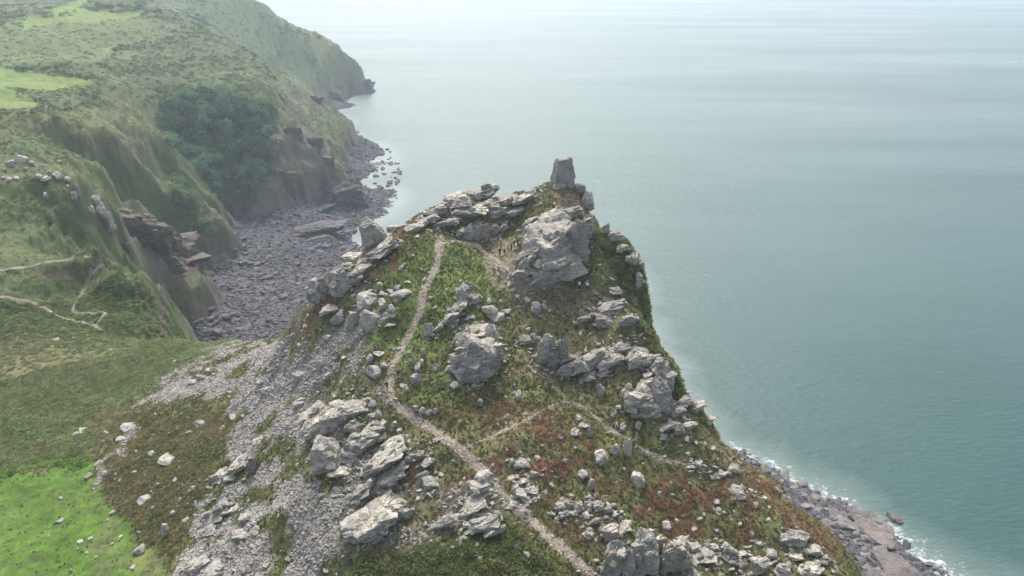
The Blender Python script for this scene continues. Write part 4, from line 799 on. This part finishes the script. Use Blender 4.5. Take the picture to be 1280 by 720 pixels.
P, T, g = sample(wsc*np.clip(420/np.maximum(R2, 1), .3, 1.6)**1.3, 56000, 4); s = g.uniform(.5, 1.15, len(P))*np.where(g.random(len(P)) < .07, 2.0, 1)*np.clip(R2.mean()*0+np.hypot(P[:, 0], P[:, 1])/420, .6, 1.5)
scatter('scrub', 'bracken and gorse scrub over the coastal hills across the cove', 'scrub', scrub, P, np.column_stack([s, s, s*.75]), g.uniform(0, 6.28, len(P)), jitter(T*1.65, g, .13), g.integers(0, 3, len(P)))
P, T, g = sample(w_grove, 620, 5); s = 1.6+4.6*g.random(len(P))**1.8; P[:, 2] += s*.35
scatter('wood', 'dark hanging wood filling the gully above the cove', 'wood', crown, P, np.column_stack([s, s, s*1.05]), g.uniform(0, 6.28, len(P)), jitter(T*1.9, g, .5), g.integers(0, 3, len(P)))
hedge = np.zeros(X.shape)
for poly in ([(-20,98),(0,104),(58,130),(58,134),(0,109),(-20,103)], [(-20,80),(50,89),(118,96),(118,100),(50,93),(-20,84)], [(0,140),(60,134),(130,130),(130,138),(0,146)], [(100,104),(118,98),(125,125),(105,132)], [(40,20),(95,14),(90,20),(50,26)], [(112,10),(180,2),(215,18),(178,16)], [(235,20),(255,20),(262,38),(240,40)], [(300,60),(320,70),(345,105),(325,90)], [(128,62),(195,52),(200,60),(140,72)], [(215,225),(245,225),(262,262),(240,270)], [(385,38),(405,42),(408,50),(388,48)], [(350,28),(385,40),(380,48),(350,38)], [(0,30),(30,28),(28,34),(0,42)]):
    hedge = np.maximum(hedge, zone(poly, 1.5, 2.5, farm))
P, T, g = sample(hedge, 1200, 6); s = g.uniform(1.2, 2.8, len(P)); P[:, 2] += s*.3
scatter('thicket', 'dark thorn thickets and hedges among the far fields', 'thicket', crown, P, np.column_stack([s, s, s*.8]), g.uniform(0, 6.28, len(P)), jitter(np.tile(C_GROVE*1.5, (len(P), 1)), g, .2), g.integers(0, 3, len(P)))
gors = near*(1-bare)*zone([(555,690),(620,655),(695,690),(735,728),(440,728),(470,690)], 8, 22); edge_b = zone([(742,255),(770,290),(803,340),(830,420),(862,500),(910,545),(895,545),(845,500),(805,420),(775,350),(740,290)], 4, 6)
P, T, g = sample(np.maximum(gors*.45, edge_b), 8000, 7); s = g.uniform(.25, 1.0, len(P))
scatter('gorse', 'dark green gorse and turf on the lower slope and the seaward brow', 'gorse', heath, P, np.column_stack([s, s, s*.9]), g.uniform(0, 6.28, len(P)), jitter(np.where(g.random((len(P), 1)) < .3, C_BROWN*1.9, C_GORSE*2.1), g, .35), g.integers(0, 3, len(P)))
# loose stones
g = np.random.default_rng(77); db = np.array(DEB); k = g.integers(0, len(db), 5200); a_ = g.uniform(0, 6.283, 5200); rr_ = db[k, 2]*(.7+1.1*g.random(5200)**1.5) + .2
P = np.column_stack([db[k, 0]+np.cos(a_)*rr_, db[k, 1]+np.sin(a_)*rr_]); P = np.column_stack([P, th_at(P[:, 0], P[:, 1])]); RUB = (P, .10 + .48*g.random(5200)**2.6)
stones = [hidden_source('scree_stone_%d' % i, rock_mesh(400+i, 1, (1, .8, .5), 4, .03, 0, M_STONE, 'scree_stone')) for i in range(6)]
P, T, g = sample(np.clip(w_scree + .45*w_stone + .02*near*(1-w_field), 0, 1)*(R2 < 205), 34000, 8); s = .07 + .32*g.random(len(P))**3.8
tn = np.array([(.295, .275, .25)])*g.uniform(.75, 1.15, (len(P), 1))
scatter('scree', 'grey loose scree stones spilling down the hillside', 'scree', stones, P, np.column_stack([s*1.2, s, s*.9]), g.uniform(0, 6.28, len(P)), tn, g.integers(0, 6, len(P)), .35)
P, s = RUB; g = np.random.default_rng(5)
scatter('rubble', 'loose angular rubble strewn round the feet of the crags', 'rubble', stones, P, np.column_stack([s*1.3, s, s*.9]), g.uniform(0, 6.28, len(P)), np.array([(.29, .275, .25)])*g.uniform(.7, 1.25, (len(P), 1)), g.integers(0, 6, len(P)), .4)
P, T, g = sample(w_path*(R2 < 205), 2600, 9); s = .05 + .2*g.random(len(P))**2
scatter('path_stones', 'small loose stones trodden into the footpaths', 'stones', stones, P, np.column_stack([s*1.2, s, s*.6]), g.uniform(0, 6.28, len(P)), np.array([(.40, .35, .29)])*g.uniform(.75, 1.2, (len(P), 1)), g.integers(0, 6, len(P)), .3)
P, T, g = sample(w_beach*(Z > -.5)*np.where(VIS, 1, .2), 60000, 10, False); s = .4 + 1.3*g.random(len(P))**2.2
scatter('shingle', 'grey cobbles and small boulders paving the cove beach', 'cobbles', stones, P, np.column_stack([s*1.2, s, s*.7]), g.uniform(0, 6.28, len(P)), np.array([(.082, .078, .087)])*g.uniform(.6, 1.5, (len(P), 1)), g.integers(0, 6, len(P)), .25)
# ------------------------------------------------------------------ walkers
def person_skeleton(pose):
    """joint list: name -> (x, y, z, radius); the figure faces -Y"""
    J = {'pelvis': (0, 0, .95, .14), 'waist': (0, 0, 1.10, .125), 'chest': (0, -.01, 1.32, .15), 'collar': (0, 0, 1.45, .09), 'neck': (0, -.01, 1.52, .055), 'jaw': (0, -.03, 1.58, .075), 'head': (0, -.02, 1.66, .095), 'crown': (0, -.01, 1.74, .07), 'nose': (0, -.125, 1.645, .018)}
    for s, k in ((-1, 'l'), (1, 'r')):
        sw = .22*s if pose == 'walk' else 0
        J['sh'+k] = (.175*s, 0, 1.42, .065); J['el'+k] = (.25*s, .04+sw*.5, 1.14, .046); J['wr'+k] = (.25*s, -.08+sw, .91, .032); J['ha'+k] = (.25*s, -.11+sw*1.1, .84, .034)
        st = -.26*s if pose == 'walk' else 0
        J['hi'+k] = (.09*s, 0, .90, .10); J['kn'+k] = (.10*s, -.03+st*.5, .50, .066); J['an'+k] = (.10*s, .03+st, .085, .045); J['to'+k] = (.12*s, -.13+st, .045, .04)
        if pose == 'sit':
            J['kn'+k] = (.12*s, -.42, .50+.45, .066); J['an'+k] = (.12*s, -.45, .52, .045); J['to'+k] = (.13*s, -.60, .48, .04); J['el'+k] = (.26*s, -.06, 1.17, .046); J['wr'+k] = (.18*s, -.26, 1.04, .032); J['ha'+k] = (.16*s, -.33, 1.02, .034)
    E = [('pelvis', 'waist'), ('waist', 'chest'), ('chest', 'collar'), ('collar', 'neck'), ('neck', 'jaw'), ('jaw', 'head'), ('head', 'crown'), ('head', 'nose')]
    for k in 'lr': E += [('collar', 'sh'+k), ('sh'+k, 'el'+k), ('el'+k, 'wr'+k), ('wr'+k, 'ha'+k), ('pelvis', 'hi'+k), ('hi'+k, 'kn'+k), ('kn'+k, 'an'+k), ('an'+k, 'to'+k)]
    return J, E
def person_mesh(pose):
    J, E = person_skeleton(pose); names = list(J); V = [J[n][:3] for n in names]; R = [J[n][3] for n in names]; ed = [(names.index(a), names.index(b)) for a, b in E]; roots = [0]
    for k, s in (('l', -1), ('r', 1)):                          # five fingers rooted in the palm
        h = np.array(J['ha'+k][:3]); d = h-np.array(J['wr'+k][:3]); d /= np.linalg.norm(d); side = np.array((0, 1., 0)) if pose != 'sit' else np.array((1., 0, 0)); side -= d*(side@d); side /= np.linalg.norm(side)
        for f, ln in ((-1.5, .06), (-.5, .085), (.5, .09), (1.5, .08), (2.6, .055)):
            b = h + side*f*.017 - d*.01; i = len(V); V += [tuple(b), tuple(b+d*ln*.6+side*(.012 if f > 2 else 0)), tuple(b+d*ln+np.array((-.02*s, 0, 0)))]; R += [.010, .009, .008]; ed += [(i, i+1), (i+1, i+2)]; roots.append(i)
    me = bpy.data.meshes.new('walker_bones'); me.from_pydata([tuple(map(float, v)) for v in V], ed, []); o = bpy.data.objects.new('walker_bones', me); COL.objects.link(o)
    o.modifiers.new('skin', 'SKIN'); o.modifiers.new('sub', 'SUBSURF').levels = 1
    for i, sv_ in enumerate(me.skin_vertices[0].data): sv_.radius = (R[i], R[i]); sv_.use_root = i in roots
    dg = bpy.context.evaluated_depsgraph_get(); out = bpy.data.meshes.new_from_object(o.evaluated_get(dg)); bpy.data.objects.remove(o); bpy.data.meshes.remove(me); out.shade_smooth(); return out
def garment(src, name, keep, off, m):
    bm = bmesh.new(); bm.from_mesh(src); bm.normal_update()
    bmesh.ops.delete(bm, geom=[f for f in bm.faces if not keep(f.calc_center_median())], context='FACES')
    for v in bm.verts: v.co += v.normal*off
    me = bpy.data.meshes.new(name); bm.to_mesh(me); bm.free(); me.materials.clear(); me.materials.append(m); me.shade_smooth(); return me
POSES = {p: person_mesh(p) for p in ('stand', 'walk', 'sit')}
M_SKIN = plain('skin', (.45, .29, .21), .6, .1)
for m_ in POSES.values(): m_.materials.clear(); m_.materials.append(M_SKIN)
CLOTH = {'white': plain('white_cotton', (.75, .75, .74), .9, .06), 'black': plain('black_cloth', (.018, .018, .02), .9, .2), 'navy': plain('navy_cloth', (.03, .035, .06), .9, .2), 'grey': plain('grey_cloth', (.09, .09, .095), .9, .2), 'brown': plain('brown_cloth', (.17, .095, .055), .9, .2), 'tan': plain('tan_cloth', (.30, .22, .15), .9, .15), 'red': plain('dull_red_cloth', (.16, .05, .05), .9, .2)}
HAIR = {'dark': plain('dark_hair', (.02, .015, .012), .6, .2), 'fair': plain('fair_hair', (.25, .17, .08), .6, .2)}
_gc = {}
def person(u, v, pose, top, legs, hair, face, label, scale=1.0):
    p = hit(u, v); src = POSES[pose]
    body = bpy.data.objects.new('person', src); COL.objects.link(body); tag(body, label, 'person')
    seat = .62 if pose == 'sit' else 0.0
    body.location = (p[0], p[1], p[2] - seat*scale + (.12 if pose == 'sit' else -.02)); body.rotation_euler = (0, 0, face); body.scale = (scale,)*3
    lim = lambda c: c.z
    def sub(nm, key, keep, off, m):
        kk = (pose, nm, key)
        if kk not in _gc: _gc[kk] = garment(src, nm, keep, off, m)
        o = bpy.data.objects.new(nm, _gc[kk]); COL.objects.link(o); o.parent = body
    sub('jacket', top, lambda c: (.93 < c.z < 1.49 and not (abs(c.x) > .2 and c.z < .93)) and not (pose == 'sit' and (c.y < -.16 and c.z < 1.0)), .018, CLOTH[top])
    sub('trousers', legs, (lambda c: (.12 < c.z < .98 and abs(c.x) < .2)) if pose != 'sit' else (lambda c: c.z < 1.03 and c.y < .2 and c.z > .55 and abs(c.x) < .21 and c.z < .99 + .05*(c.y < -.3)), .012, CLOTH[legs])
    sub('hair', hair, lambda c: c.z > 1.66 + .6*min(0, c.y+.05) + (0.08 if c.y < -.06 else 0) and c.z > 1.58, .014, HAIR[hair])
    sub('shoe', 'black', (lambda c: c.z < .12) if pose != 'sit' else (lambda c: c.z < .56 and c.y < -.3), .012, CLOTH['black'])
PEOPLE = [
 (484,487,'walk','black','black','dark',2.9,'lone walker in black striding along the main path beside scree'),
 (498,471,'walk','grey','navy','dark',2.9,'walker in dark grey on the stony bend of the main path',.95),
 (625,319,'stand','black','black','dark',.4,'person in all black standing below the gathered group'),
 (626,305,'stand','white','navy','fair',2.2,'fair haired person in white top at the upper rim of the group',.95),
 (631,317,'stand','white','black','dark',2.8,'person in white top and black trousers at the front of the group',1.05),
 (635,311,'stand','white','grey','dark',1.2,'person in white top and grey trousers in the middle of the group'),
 (639,313,'stand','navy','navy','fair',2.0,'fair haired person in navy within the group under the crag'),
 (643,306,'stand','white','red','dark',3.4,'person in white top and dull red trousers at the rear of the group',.95),
 (647,307,'stand','grey','black','dark',3.9,'person in grey top close against the summit crag',.95),
 (622,336,'sit','white','black','fair',.8,'fair haired person in white sitting beside the trampled ground',.95),
 (622,346,'sit','white','navy','dark',.6,'dark haired person in white sitting beside the trampled ground'),
 (639,351,'stand','brown','tan','dark',2.5,'person in brown jacket standing at the foot of the summit crag'),
 (724,361,'stand','white','black','dark',.3,'dark haired person in white on the grass shelf before the crag'),
 (734,362,'stand','white','navy','fair',5.9,'fair haired person in white on the grass shelf before the crag',1.03)]
for r in PEOPLE: person(*r)
